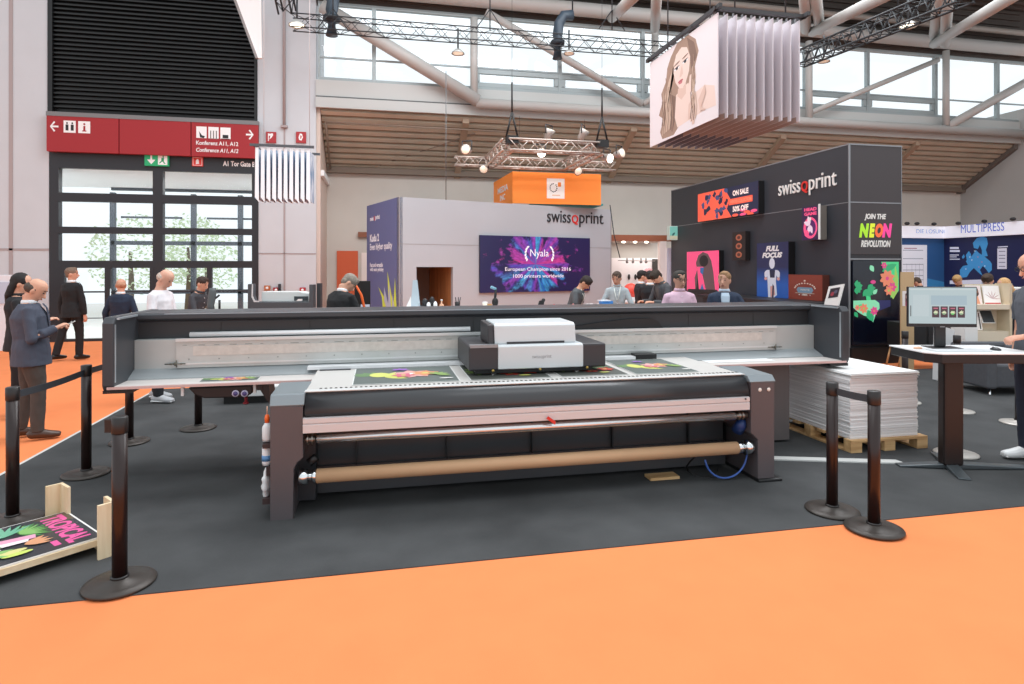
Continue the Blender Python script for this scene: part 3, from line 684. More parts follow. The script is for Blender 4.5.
for px in (490,612,333): 
    p = WY(px,30,14.8); q = MB(); q.tube(p,p+Vector((0,0,3)),.015); q.tube(p+Vector((0,0,.5)),p+Vector((.35,0,0)),.012); q.tube(p+Vector((0,0,.5)),p+Vector((-.35,0,0)),.012); q.build('cable', bk, t)
t = thing('lighting_truss','black lighting truss rising steeply to the upper right past the portrait banner','truss',WT(880,30,11))
q = MB(); lattice(q, WT(798,60,14), WT(966,-8,9.5), .30, .022, 26, None); q.build('lattice', bk, t)
for px in (898,): p = WT(px,20,11.5); MB().tube(p,p+Vector((0,0,2)),.012).build('cable', bk, t)
def lamp(p, r, lab, tilt=0, lit=6., stem=.5, n='high_bay_lamp'):
    p = Vector(p); t = thing(n,lab,'lamp',p,0,'round hall lamps below the roof')
    MB().lathe([(r*.25,r*.75),(r*.4,r*.7),(r*.9,r*.25),(r,0),(r*.96,0),(r*.85,r*.22),(r*.3,r*.55)],p,20).build('reflector', M('#b9b9b6',.35,.4), t)
    MB().ell(p+Vector((0,0,r*.12)),(r*.78,r*.78,r*.14)).build('bulb', M('#fff4dc',.4,emit=lit), t)
    MB().tube(p+Vector((0,0,r*.7)),p+Vector((0,0,r*.7+stem)),.02).build('stem', bk, t)
lamp(WT(297,26,14.),.19,'lit round lamp at the left end of the black lighting truss')
lamp(WT(908,27,12.),.16,'lit round lamp under the truss on the right')
lamp(WY(458,54,14.75),.16,'unlit pale lamp below the black truss, left of the long diagonal',lit=.6)
lamp(WY(569,54,14.75),.14,'unlit pale lamp below the black truss beside the dark duct',lit=.3)
lamp(WT(824,62,13.8),.13,'unlit pale lamp beside the right end of the portrait banner',lit=.3)
# dark hooked ducts hanging between windows
def duct(px,py,lab,w):
    p = WY(px,py,15.2); t = thing('extract_duct',lab,'duct',p)
    MB().path([p+Vector(v) for v in ((-.12,0,-.9),(-.12,0,-.3),(-.08,0,0),(.05,0,.22),(.28,0,.25))],.13*w,n=12).build('pipe', M('#3f4d5a',.5), t)
    MB().lathe([(.17*w,-.06),(.19*w,.0),(.17*w,.06)],p+Vector((-.12,0,-.5)),16).build('joint_ring', M('#2a333c',.5), t)
    MB().tube(p+Vector((.28,0,.25)),p+Vector((.28,0,2.0)),.02).build('hanger', bk, t)
duct(562,24,'dark blue-grey hooked duct hanging before the middle windows',1.)
duct(337,-2,'dark hooked duct hanging at the top edge above the first window',1.1)
# silver square truss with spotlights
sv = M('#c3b7ae',.35,.5)
t = thing('square_truss','silver square lighting truss with spotlights hung over the orange sign','truss',(3.4,14.2,4.3))
z = 4.62; YF = 13.2; YR = 15.4
cs = [WY(500,141,YR),WY(598,146,YR),WY(575,163,YF),WY(478,160,YF)]
z = sum(c.z for c in cs)/4
cs = [Vector((2.6,YR,4.72)),Vector((5.3,YR,4.72)),Vector((4.9,YF,4.22)),Vector((2.5,YF,4.22))]
YF = 13.3; YR = 15.6; XA = WY(508,143,YF).x; XB = WY(598,147,YF).x; cs = [Vector((XA,YR,4.45)),Vector((XB,YR,4.45)),Vector((XB,YF,4.45)),Vector((XA,YF,4.45))]
for i in range(4):
    q = MB(); lattice(q, cs[i], cs[(i+1)%4], .24, .025, 9, None); q.build('lattice', sv, t)
q = MB(); lattice(q, cs[0], cs[0]+Vector((-.9,0,0)), .2,.02,5,None); q.build('outrigger', sv, t); q = MB(); lattice(q, cs[1], cs[1]+Vector((1.3,0,0)), .2,.02,6,None); q.build('outrigger', sv, t)
for px,py in ((512,128),(602,126)):
    p = Vector((WY(px,py,YF).x,YF,4.72)); q = MB(); q.tube(p+Vector((-.13,0,-.1)),p+Vector((0,0,.45)),.022); q.tube(p+Vector((.13,0,-.1)),p+Vector((0,0,.45)),.022); q.tube(p+Vector((0,0,.45)),p+Vector((0,0,1.1)),.02); q.tube(p+Vector((0,0,.9)),(p.x,p.y,10),.004); q.box(p.x-.13,p.x+.13,p.y-.1,p.y+.1,p.z-.25,p.z-.08); q.build('hoist', black, t)
def spot(px,py,Y,d,lab,lit=False):
    p = WY(px,py,Y); d = Vector(d).normalized(); t = thing('spotlight',lab,'lamp',p,0,'spotlights on the silver truss')
    MB().loft([p-d*.16,p-d*.12,p,p+d*.10],[.04,.075,.09,.12],xdir=(.3,.5,.8),n=16).build('housing', M('#b4aca6',.4,.4), t)
    MB().loft([p+d*.085,p+d*.105],[.10,.095],xdir=(.3,.5,.8),n=16).build('lens', M('#fff2dc',.3,emit=14 if lit else .5), t)
    q = MB(); s = d.cross(Vector((0,0,1))).normalized(); q.tube(p+s*.11,p+s*.11+Vector((0,0,.2)),.012); q.tube(p-s*.11,p-s*.11+Vector((0,0,.2)),.012); q.tube(p+s*.11+Vector((0,0,.2)),p-s*.11+Vector((0,0,.2)),.012); q.build('yoke', bk, t)
spot(541,153,14.3,(-.1,-1,-.2),'bright lit spotlight in the middle of the silver square truss',True)
spot(484,168,YR,(-.3,-1,-.6),'silver spotlight hanging below the left corner of the silver truss')
spot(577,170,YR,(.1,-1,-.6),'silver spotlight hanging below the silver truss above the orange sign')
spot(549,134,YF,(.2,-.3,.8),'upturned spotlight on the rear left of the silver truss')
spot(583,134,YF,(.4,-.3,.8),'upturned spotlight on the rear right of the silver truss')
spot(467,150,YF+.3,(-.5,-1,-.1),'silver spotlight on the left outrigger of the silver truss')
spot(607,158,YF+.3,(.5,-1,-.3),'lit silver spotlight at the right corner of the silver truss',True)
spot(619,154,YF+.6,(.6,-1,.1),'silver spotlight at the far right end of the silver truss')
# orange hanging sign cube
t = thing('hanging_sign','orange box sign hanging behind the grey stand, with a white square emblem','sign',(4.67,16.5,3.3))
om = M('#f58a33',.6,emit=.12); a = WY(512.5,171,16); b = WY(601,205,16); zt=4.3; zb=3.46
MB().box(a.x,b.x,16.0,16.02,zb,zt).build('front_panel', om, t)
MB().quadbox((a.x,16.02,zb),(a.x,16.02,zt),(a.x-.1,18.2,zt),(a.x-.1,18.2,zb),(.02,0,0)).build('side_panel', om, t)
MB().quadbox((a.x+.6,16.1,zb-.0),(b.x+.1,16.1,zb),(b.x+.1,16.9,zb),(a.x+.6,16.9,zb),(0,0,.05)).build('underside', M('#1e9aa0',.6), t)
q = Art((a.x,15.998,zb),(1,0,0),(0,0,1),b.x-a.x,zt-zb); q.rect(.38,.58,.18,.82,M('#f5f3ef',.6)); e = M('#222222')
for k in range(14): 
    an = 2*PI*k/14+.3
    if k != 2: u,v = .455+.038*math.cos(an), .52+.13*math.sin(an); q.oval(u,v,.008,.020,e,6)
q.rect(.505,.54,.56,.70,M('#f08a35')); q.rect(.44,.53,.27,.30,M('#e8b890')); q.build('emblem', t)
q = Art((a.x-.106,18.2,zb),(.1,-2.18,0),(0,0,1),2.18,zt-zb); q.text('MEDIA',.25,.50,.55,.2,wl,bold=.03); q.text('INC',.38,.22,.28,.2,wl,bold=.03)
q.build('lettering', t)
q = MB(); q.tube((a.x+.3,16.5,zt),(a.x+.3,16.5,5.9),.004); q.tube((b.x-.3,16.5,zt),(b.x-.3,16.5,5.9),.004); q.build('cable', bk, t)
# hanging cables near the grey stand
for px,y0,y1,Y in ((446,40,200,14.6),):
    A = WY(px,y1,Y); t = tag(MB().tube(A,(A.x,A.y,WY(px,70,Y).z),.010).build('hanging_cable', M('#6d7073',.5)), 'thin grey cable hanging down to the top of the grey stand', 'cable'); center(t)
t = tag(MB().path([WY(610,205,15.8),WY(614,235,15.8),WY(620,258,15.8)],.014).build('hanging_cable', bk), 'thin dark cable hanging slantwise right of the grey stand', 'cable'); center(t)
# ================================================================= the large flatbed printer
def printer():
    t = thing('flatbed_printer','very long dark and silver wide-format printer with white carriage and kraft paper roll in front','printer',(1.24,5.3,0))
    YF = 4.53
    plum = M('#5a5457',.42,.1,noise=.03,scale=3); capm = M('#7f888d',.4,.3); body = M('#45474b',.42,.15); rec = M('#2b2d30',.5)
    # pillars
    def pillar(pts, x0, x1, name='side_pillar'):
        o = MB().prism([(x,YF,z) for x,z in pts],(0,.48,0)).build(name, plum, t, bevel=.006)
        return o
    L = [(270,406),(270,524),(293,521.5),(293.5,470),(297,463),(303,458),(303,406)]
    l = pillar([(WY(x,y,YF).x, max(.0,WY(x,y,YF).z)) for x,y in L],0,0)
    R = [(751,382),(751,433),(758,440),(758,480.5),(774.5,479),(774.5,382)]
    r = pillar([(WY(x,y,YF).x, max(.0,WY(x,y,YF).z)) for x,y in R],0,0)
    for a,b,par in ((270,303.5,l),(750.5,775,r)):
        xa, xb = WY(a,400,YF).x-.004, WY(b,400,YF).x+.004
        z0 = WY((a+b)/2,406 if a<400 else 382,YF).z
        MB().prism([(xa,YF-.004,z0-.004),(xa,YF-.004,z0+.006),(xa,YF+.04,.868),(xa,YF+.48,.876),(xa,YF+.48,z0-.02)],(xb-xa,0,0)).build('pillar_cap', capm, par, bevel=.008)
    q = MB(); xb = WY(763,400,YF).x
    for dx in (-.03,.05): q.ell((xb+dx,YF-.004,.755),(.016,.006,.016))
    q.build('indicator_button', M('#e9e4dc',.4), r)
    xf = WY(774,478,YF).x; MB().box(xf-.16,xf+.06,YF-.03,YF+.9,0.0,.03).build('foot_plate', black, r, bevel=.01)
    q = MB(); xL = WY(270,460,YF).x
    # bracket, bottle and cloths hung on the outer left side
    q.box(xL-.035,xL,YF+.06,YF+.4,.30,.36); q.box(xL-.06,xL,YF+.06,YF+.4,.10,.14); q.box(xL-.06,xL,YF+.06,YF+.4,.52-.03,.52); q.build('side_rack', M('#3a2a2a',.6), l)
    MB().box(xL+.01, WY(312,500,YF).x, YF+.25, YF+.9, .04,.80).build('inner_frame', M('#323338',.45), t); MB().box(WY(742,470,4.9).x,WY(760,470,4.9).x,YF+.3,YF+.9,.04,.8).build('inner_frame', M('#323338',.45), t)
    xa, xb_ = WY(303,400,YF).x, WY(751,390,YF).x
    # body
    q = MB(); q.box(xa,xb_,YF+.42,YF+1.0,.03,.84); q.box(xa,xb_,YF+.38,YF+.42,.04,.24); q.build('front_panel', M('#4a4c50',.35,.2,noise=.05,scale=2), t)
    q = MB()
    for i in range(5): x = xa+(xb_-xa)*(i+.5)/5; q.box(x-.004,x+.004,YF+.375,YF+.42,.24,.6)
    q.build('panel_seam', rec, t)
    # blanket roller: quarter round front
    prof = [(YF+.16,.868)]+[(YF+.13-.13*math.sin(a)*1.0, .735+.13*math.cos(a)) for a in [PI/2*k/9 for k in range(10)]]+[(YF+.0,.715),(YF+.03,.705),(YF+.16,.705)]
    q = MB().prism([(xa+.01,y,z) for y,z in prof],(xb_-xa-.03,0,0),smooth=False); o = q.build('front_roller', M('#36383b',.28,.1,spec=.6), t)
    for p in o.data.polygons: p.use_smooth = len(p.vertices) == 4
    # aluminium profile
    pk = M('#d4cdcd',.42,.1)
    o = MB().prism([(xa+.0,YF+.01,.705),(xa,YF-.015,.70),(xa,YF-.015,.668),(xa,YF-.004,.664),(xa,YF-.015,.655),(xa,YF-.015,.60),(xa,YF+.05,.592),(xa,YF+.05,.705)],(xb_-xa-.02,0,0)).build('take_up_profile', pk, t)
    MB().ell((xb_-.06,YF-.018,.69),(.008,.006,.008)).build('bolt', dark, o)
    pr = WY(548,420,YF-.03); MB().prism([pr+Vector((-.012,0,.012)),pr+Vector((0,0,.03)),pr+Vector((.055,0,-.01)),pr+Vector((.05,0,-.035))],(0,-.02,0)).build('red_pull_tab', redm, o)
    q = MB(); q.tube((xa+.09,YF+.03,.545),(xb_-.13,YF+.03,.545),.033,n=20); o = q.build('tension_roller', M('#d9dadb',.22,.9), t)
    for x0,x1 in ((xa+.005,xa+.08),(xb_-.12,xb_-.02)): q = MB(); q.tube((x0,YF+.03,.545),(x1,YF+.03,.545),.02); q.tube((x0+.02,YF+.03,.545),(x0+.03,YF+.03,.545),.036); q.tube((x0+.05,YF+.03,.545),(x0+.06,YF+.03,.545),.036); q.build('bearing', M('#8f8a84',.3,.9), o)
    # kraft roll
    kx0, kx1 = WY(316,478,YF).x, WY(741,450,YF).x
    o = MB().tube((kx0,YF+.06,.275),(kx1,YF+.06,.275),.050,n=24).build('kraft_paper_roll', M('#c09c78',.6,noise=.05,scale=3), t)
    for grp in (((kx0-.03,kx0,.046),(kx0-.06,kx0-.03,.03),(kx0-.12,kx0-.06,.055)),((kx1,kx1+.05,.046),(kx1+.05,kx1+.07,.03),(kx1+.07,kx1+.125,.062))):
        q = MB()
        for x0,x1,r_ in grp: q.tube((x0,YF+.06,.275),(x1,YF+.06,.275),r_,n=20)
        q.build('roll_chuck', chrome, o)
    q = MB(); q.loft([(kx1+.04,YF+.12,.40),(kx1+.05,YF+.08,.46),(kx1+.06,YF+.08,.50)],[.05,.045,.03],n=14); q.build('blue_air_valve', M('#1f3a72',.4), t)
    q = MB(); q.tube((xa+.03,YF+.1,.36),(xa+.08,YF+.1,.40),.03); q.build('roll_brake', black, t)
    # table
    zt = .868
    q = MB(); q.box(xa,xb_,YF+.10,6.35,.80,zt); q.build('print_table', M('#c9c6c2',.4,.1), t)
    q = MB(); q.box(xa,xb_,YF+.085,YF+.16,zt,zt+.003); q.build('table_lip', M('#dedfde',.3,.2), t)
    q = MB(); n = 95; x0 = WZ(318,392,zt).x; x1 = WZ(735,371,zt).x
    for i in range(n):
        x = x0+(x1-x0)*i/n; q.box(x,x+.017,YF+.185,YF+.207,zt+.001,zt+.0035)
    q.build('vacuum_hole_row', M('#242424',.6), t)
    # beam housing
    X0, X1, Y0, Y1, Y2 = -2.09, 4.58, 5.35, 5.84, 6.35; ZT = 1.362
    def shell():
        h = M('#3b3e43',.4,.1,noise=.03,scale=3)
        o = MB().prism([(X0,Y1,.87),(X0,Y1,1.29),(X0,Y1-.05,1.315),(X0,Y1-.05,ZT-.01),(X0,Y1+.0,ZT),(X0,Y2,ZT),(X0,Y2,.80),(X0,Y1,.80)],(X1-X0,0,0)).build('beam_housing', h, t, bevel=.006)
        MB().box(X0+.06,X1-.06,Y1-.008,Y1,1.13,1.28).build('recess_panel', rec, o)
        q = MB()
        for i in range(1,9): x = X0+(X1-X0)*i/9; q.box(x-.003,x+.003,Y1-.011,Y1-.008,1.13,1.28)
        q.build('panel_seam', M('#1a1b1d',.5), o)
        MB().box(X0+.3,X1-.3,Y1-.052,Y1-.04,ZT-.009,ZT-.001).build('edge_strip', M('#9aa4ac',.3,.6), o)
        for a,b,s in ((X0,X0+.085,1),(X1-.085,X1,-1)):
            p = MB().prism([(a,Y0,.80),(a,Y0-.02,.84),(a,Y0-.02,1.32),(a,Y0+.02,ZT+.005),(a,Y2,ZT+.005),(a,Y2,.80)],(b-a,0,0)).build('end_panel', h, t, bevel=.012)
            xs = b+.001 if s>0 else a-.001
            q = MB(); q.box(min(xs,xs+s*.002),max(xs,xs+s*.002),Y0-.005,Y0+.015,.86,1.31); q.box(min(xs,xs+s*.02),max(xs,xs+s*.02),Y0+.03,Y1-.08,1.345,1.36); q.build('edge_strip', M('#b9c2c8',.3,.6), p)
            MB().box((a-.0 if s>0 else a-.12),(b+.12 if s>0 else b),Y0+.0,Y0+.3,.775,.80).build('bottom_plate', black, p)
    shell()
    xi0, xi1 = X0+.085, X1-.085
    # silver carriage beam
    bm = M('#b4b8b7',.4,.3,noise=.03,scale=5)
    o = MB().box(xi0,xi1,Y1-.10,Y1-.01,.885,1.145).build('guide_beam', bm, t, bevel=.004)
    xa2, xb2 = WY(176,350,Y1-.12).x, WY(776,335,Y1-.12).x
    q = MB(); q.box(xa2,xb2,Y1-.115,Y1-.10,.905,1.15); q.build('beam_cover', M('#bcbfbd',.38,.3,noise=.04,scale=9), o)
    q = MB(); q.box(xa2,xb2,Y1-.135,Y1-.10,1.128,1.152); q.box(xa2,xb2,Y1-.125,Y1-.10,.93,.945); q.build('guide_rail', M('#cfd2d2',.3,.4), o)
    q = MB(); q.box(WY(193,345,Y1-.12).x,WY(762,335,Y1-.12).x,Y1-.119,Y1-.114,1.005,1.085); q.build('encoder_strip', M('#c6c2bc',.3,.2,noise=.08,scale=25), o)
    q = MB(); R = random.Random(3)
    for i in range(46):
        x = xa2+(xb2-xa2)*i/46+.05; q.box(x,x+R.uniform(.02,.08),Y1-.1185,Y1-.1145,1.092,1.097)
    for i in range(24):
        x = xa2+(xb2-xa2)*i/24+.1; q.ell((x,Y1-.118,.975),(.006,.003,.006))
    q.build('scale_mark', M('#8e9390',.4), o)['kind'] = 'stuff'
    for px,py in ((175,364),(775,347)):
        p = WY(px,py,Y1-.13); q = MB(); q.tube(p+Vector((-.08,0,0)),p+Vector((.08,0,0)),.005); q.ell(p,(.012,.012,.016)); q.ell(p+Vector((-.03,0,0)),(.018,.012,.009)); q.ell(p+Vector((.05,0,0)),(.012,.010,.007)); q.tube(p+Vector((.01,0,-.03)),p+Vector((.01,0,.03)),.005); q.build('clamp_screw', M('#6e6a60',.3,.8), o)
    q = MB(); q.tube((WY(190,333,Y1-.06).x,Y1-.06,1.178),(WY(470,333,Y1-.06).x,Y1-.06,1.178),.022,n=16); q.build('upper_rail', M('#e3e6e8',.3,.2), o)
    # angled tray and outer beds
    tr = M('#a2a8ab',.4,.3); bd = M('#cfc9c5',.45,.05)
    for a,b in ((xi0,xa+.25),(xb_-.62,xi1)):
        MB().prism([(a,Y1-.10,.885),(a,Y1-.10,.90),(a,Y1-.24,.842),(a,Y1-.24,.832)],(b-a,0,0)).build('drip_tray', tr, t)
    for a,b,nm in ((xi0,xa,'l'),(xb_-.25,xi1,'r')):
        o = MB().box(a,b,Y0-.01,Y1,.812,.832).build('side_bed', bd, t)
        MB().box(a-.05 if nm=='l' else a,b+.05 if nm=='r' else b,Y0-.02,Y0-.01,.808,.828).build('bed_edge', M('#cfaeaa',.45,.1), o)
    MB().box(WZ(307,371,zt).x,xb_-.55,Y1-.26,Y1-.135,zt+.004,zt+.03).build('white_guard_strip', M('#dcdee0',.35), t)
    MB().box(xa+.02,WZ(350,372,zt).x,Y1-.30,Y1-.262,zt,zt+.006).build('dark_slot', rec, t)
    MB().box(xb_-.55,xb_-.33,Y1-.26,Y1-.14,zt+.0,zt+.05).build('end_block', black, t, bevel=.006)
    # black cable hump behind the beam, right of the carriage
    hp = [(575,326),(600,322),(630,318.5),(650,318),(657,321),(662,328)]
    MB().prism([(WY(a,b,Y1-.02).x,Y1-.02,WY(a,b,Y1-.02).z) for a,b in hp]+[(WY(575,330,Y1-.02).x,Y1-.02,1.12)],(0,-.03,0)).build('cable_chain', black, t)
    # carriage
    YC = 4.96
    cw = M('#c3cacd',.35); cd = M('#302f33',.45)
    def cx(px,py=350,Y=YC): return WY(px+2,py,Y).x
    def cz(px,py,Y=YC): return WY(px,py+3,Y).z
    c = MB().box(cx(467),cx(604),YC,Y1-.14,.915,cz(530,342)).build('carriage', cd, t, bevel=.015)
    MB().box(cx(474),cx(592),YC+.05,Y1-.2,.885,.915).build('underside', black, c)
    MB().box(cx(468),cx(496),YC-.004,YC+.06,cz(480,345),cz(480,342)).build('top_trim', M('#8b8d90',.4,.3), c)
    fz0, fz1 = cz(540,365), cz(540,342.5)
    MB().prism([(cx(496),YC-.012,fz0),(cx(496),YC-.012,fz1),(cx(496),YC+.02,fz1+.012),(cx(496),YC+.30,fz1+.012),(cx(496),YC+.30,fz0)],(cx(581)-cx(496),0,0)).build('front_cover', cw, c, bevel=.008)
    zT = WY(530,321.5,YC+.22).z
    o = MB().prism([(cx(494),YC+.05,fz1+.01),(cx(494),YC+.075,zT-.02),(cx(494),YC+.11,zT),(cx(494),YC+.5,zT+.005),(cx(494),YC+.5,fz1+.01)],(cx(576)-cx(494),0,0)).build('top_cover', cw, c, bevel=.01)
    # taper left dark side
    MB().prism([(cx(494)-.002,YC+.06,fz1+.01),(cx(494)-.002,YC+.09,zT-.01),(cx(494)-.002,YC+.48,zT),(cx(494)-.002,YC+.48,fz1+.01)],(-.05,.0,0)).build('side_cover', cd, o, bevel=.01)
    MB().box(cx(506),cx(564),YC+.045,YC+.06,fz1+.012,fz1+.03).build('grip_slot', M('#2d3136',.4), o)
    q = MB(); swiss(q, (cx(530),YC-.012,(fz0+fz1)/2-.01),(1,0,0),(0,0,1),cx(549)-cx(530), M('#7a8086'), M('#7a8086'), .001); q.build('lettering', None, c)
    q = MB(); swiss(q, (cx(566),YC+.068,zT-.075),(1,0,0),(0,0.25,1),.035, M('#9aa0a6'), M('#9aa0a6'), .001); q.build('lettering', None, o)
    q = MB()
    for px in (491,538,585): q.ell((cx(px),YC-.005,.915),(.012,.008,.012))
    q.build('gold_knob', M('#b59a55',.3,.8), c)
    # hanging control box under the left bed
    pA, pB = WY(191,390,Y0+.1), WY(254,388,Y0+.1)
    o = MB().prism([(pA.x,Y0+.02,.795),(pA.x+.05,Y0+.02,.735),(pA.x+.12,Y0+.02,.705),(pB.x-.05,Y0+.02,.70),(pB.x,Y0+.02,.73),(pB.x,Y0+.02,.795)],(0,.30,0)).build('control_pod', M('#1d1314',.45), t, bevel=.01)
    for px in (235.5,244.5):
        p = WY(px,393.5,Y0+.015); b = MB().lathe([(.027,-.004),(.027,.004)],(0,0,0),20); 
        for v in b.v: v[:] = (p.x+v.x, p.y+v.z, p.z+v.y)
        b.build('round_badge', M('#c9c6dd',.4), o)
        b = MB().lathe([(.018,-.006),(.018,.004)],(0,0,0),16)
        for v in b.v: v[:] = (p.x+v.x, p.y+v.z, p.z+v.y)
        b.build('round_badge', M('#5a4f88',.4), o)
    q = MB(); p = WY(246,403,Y0+.1); q.tube(p,p+Vector((0,0,.06)),.012); q.ell(p,(.025,.02,.012)); q.build('red_stop_handle', M('#8e2530',.4), o)
    for px in (183,255): p = WY(px,392,Y0+.05); MB().box(p.x-.01,p.x+.01,Y0+.03,Y0+.06,.73,.80).build('bracket', M('#e3e3e3',.4), o)
    p = WY(262,392,Y0+.05); q = MB(); q.prism([(p.x-.03,Y0+.0,.80),(p.x+.06,Y0,.80),(p.x+.08,Y0,.62),(p.x+.03,Y0,.70)],(0,.25,0)); q.box(p.x-.03,p.x+.01,Y0-.01,Y0+.1,.76,.80); q.build('gusset', M('#1d1314',.45), t)
    # feet under the beam's rear body
    q = MB(); q.box(xa+.2,xb_-.2,5.55,6.3,.03,.80); q.build('rear_body', M('#46484c',.5), t)
    # right end: brown column below the bed
    q = MB(); q.box(xb_+.02,WY(783,400,5.6).x,5.5,5.9,.03,.80); q.build('rear_post', M('#5c5757',.45), t)
    # white lower box behind left
    return t, xa, xb_, zt, YF, Y1, Y0
PR, xa, xb_, zt, YF, Y1, Y0 = printer()
# white plinth seen through the gap below the left bed
a = WZ(221,404,.02); b = WZ(268,404,.02); t = thing('white_plinth','low white plinth standing on the dark carpet behind the left bed of the printer','plinth',((a.x+b.x)/2,a.y+.3,.006))
MB().box(a.x,b.x+.3,a.y,a.y+.6,.10,.22).build('body', M('#e2e4e4',.5), t, bevel=.01); MB().box(a.x+.02,b.x+.3,a.y+.05,a.y+.55,.006,.10).build('recessed_base', black, t)
# prints lying on the table
pk1, pk2, gr, gr2, ye, or_, wht, nvy, prp = M('#d8a09a',.5),M('#c8607a',.5),M('#5f8052',.5),M('#86a35a',.5),M('#c9cc6a',.5),M('#d08a60',.5),M('#f0ece8',.5),M('#3f4850',.5),M('#8d5fb5',.5)
def sheet(xl, xr_, y0, y1, z, lab, seed, mode):
    t = thing('printed_sheet',lab,'print',((xl+xr_)/2,(y0+y1)/2,z)); MB().box(xl,xr_,y0,y1,z,z+.002).build('paper', M('#dfe0de',.5), t)
    R = random.Random(seed); a = Art((xl,y0,z+.0022),(1,0,0),(0,1,0),xr_-xl,y1-y0)
    a.rect(.01,.99,.01,.99,M('#59625f' if mode else '#4c4f4a',.5))
    if mode:
        a.fan(.18,.45,.26,.05,.3,2.8,7,gr); a.fan(.30,.35,.28,.04,-.4,1.2,6,ye); a.oval(.25,.5,.10,.14,ye,14)
        a.flower(.58,.5,.22,pk1,wht,7); a.flower(.70,.52,.16,or_,ye,6,.4); a.flower(.48,.42,.12,pk2,ye,6); a.fan(.80,.4,.16,.03,-.5,2,6,gr2); a.fan(.45,.75,.1,.03,0,3,5,prp); a.oval(.88,.15,.07,.02,wht,10)
    else:
        a.fan(.2,.5,.25,.05,0,6,9,gr2); a.flower(.35,.4,.16,or_,ye,7); a.flower(.55,.3,.14,M('#c23a2e',.5),ye,6); a.fan(.65,.5,.3,.05,-1,2.6,8,gr); a.poly([(.3,.2),(.42,.35),(.5,.9),(.4,.9),(.33,.5)],wht); a.poly([(.25,.5),(.3,.45),(.38,.95),(.28,.95)],prp); a.flower(.8,.35,.15,M('#c23a2e',.5),ye,6); a.oval(.7,.15,.08,.03,ye,10)
    a.build('floral_print', t); return t
gp = 'floral prints lying on the printer table'
y0s, y1s = 4.80, 5.56
for xl, xr_, lab, sd, md in ((-.20,.62,'grey floral print with pink flower on the printer table, leftmost of the table prints',1,1),(.70,1.36,'vivid floral print with red and violet shapes half under the left of the carriage',2,0),
                     (1.44,2.02,'dark floral print with red and orange blossoms under the right of the carriage',3,0),(2.08,2.66,'grey floral print with yellow and pink flowers on the table right of the carriage',4,1)):
    sheet(xl,xr_,y0s,y1s,zt+.003,lab,sd,md)['group'] = gp
a = WZ(192,386,.835); b = WZ(252,385,.835); sheet(a.x,b.x,Y0+.05,Y0+.2,.834,'small narrow floral print lying on the left side bed under the long beam',5,1)
a = WZ(717,365,.835); b = WZ(782,362,.835); t = tag(MB().box(a.x,b.x,Y0+.1,Y0+.25,.834,.836).build('paper_sheet', white), 'small blank white sheet lying on the right side bed of the printer','paper'); center(t)
# things hung on the left side rack
xL = WY(270,460,YF).x
t = thing('spray_bottle','spray bottle with orange cap held at the left side of the printer pillar','bottle',(xL-.04,YF+.13,.52))
MB().lathe([(.03,0),(.034,.02),(.034,.10),(.014,.13)],(xL-.04,YF+.13,.525),16).build('bottle_body', M('#dfe3e6',.3), t)
MB().lathe([(.016,0),(.018,.03),(.012,.055)],(xL-.04,YF+.13,.655),14).build('cap', M('#f06a22',.4), t)
MB().tube((xL-.04,YF+.13,.71),(xL-.04,YF+.13,.77),.004).build('nozzle_tube', M('#e9b8a0',.4), t)
t = thing('cleaning_bottle','white bottle with blue label in the rack at the left printer pillar','bottle',(xL-.04,YF+.12,.36))
MB().lathe([(.03,0),(.033,.02),(.033,.12),(.015,.15)],(xL-.04,YF+.12,.36),16).build('bottle_body', M('#e6eaee',.3), t); MB().lathe([(.0345,.03),(.0345,.07)],(xL-.04,YF+.12,.36),16).build('blue_label', M('#5a8fc4',.4), t)
def crumple(name, lab, cat, c, r, m, seed, n=14):
    q = MB().ell(c, r, n=20, k=14); R = random.Random(seed)
    for v in q.v:
        d = v-Vector(c); k = 1+.18*math.sin(d.x*90+seed)+.15*math.sin(d.z*110+2*seed)+R.uniform(-.06,.06); v[:] = Vector(c)+d*k
    o = q.build(name, m); tag(o, lab, cat); center(o); return o
crumple('cleaning_cloth','crumpled white cloth stuffed in the rack low on the left printer pillar','cloth',(xL-.045,YF+.13,.225),(.038,.05,.085),M('#e6e8ea',.8),2)
# blue air hose
q = MB(); p0 = WY(745,462,YF+.08); pts = []
for k in range(15):
    a = -PI*.95*k/14; pts.append(Vector((WY(728,460,YF+.05).x+.19*math.cos(a), YF+.08, .215+.19*math.sin(a)*1.0)))
t = tag(MB().path(pts,.008,n=8).build('air_hose', M('#3f63b0',.35)),'blue air hose looping below the right end of the kraft roll','hose'); center(t)
q = MB(); pts = [Vector((WY(706,470,YF+.14).x+.13*math.cos(a), YF+.2+.06*math.sin(a*2), .02+.02*math.sin(a)+.10*(1+math.sin(a)))) for a in [PI*(.2+1.7*k/12) for k in range(13)]]
t = tag(q.path(pts,.008,n=6).build('power_cable', black),'black cable coiled on the carpet below the right end of the kraft roll','cable'); center(t)
a = WZ(648,480,0); t = tag(MB().box(a.x,a.x+.26,4.72,4.84,.006,.03).build('wood_block', wood_mat('#c59b69','#dbb683',5), bevel=.003),'small flat pine block wedged under the right part of the printer','block'); center(t)
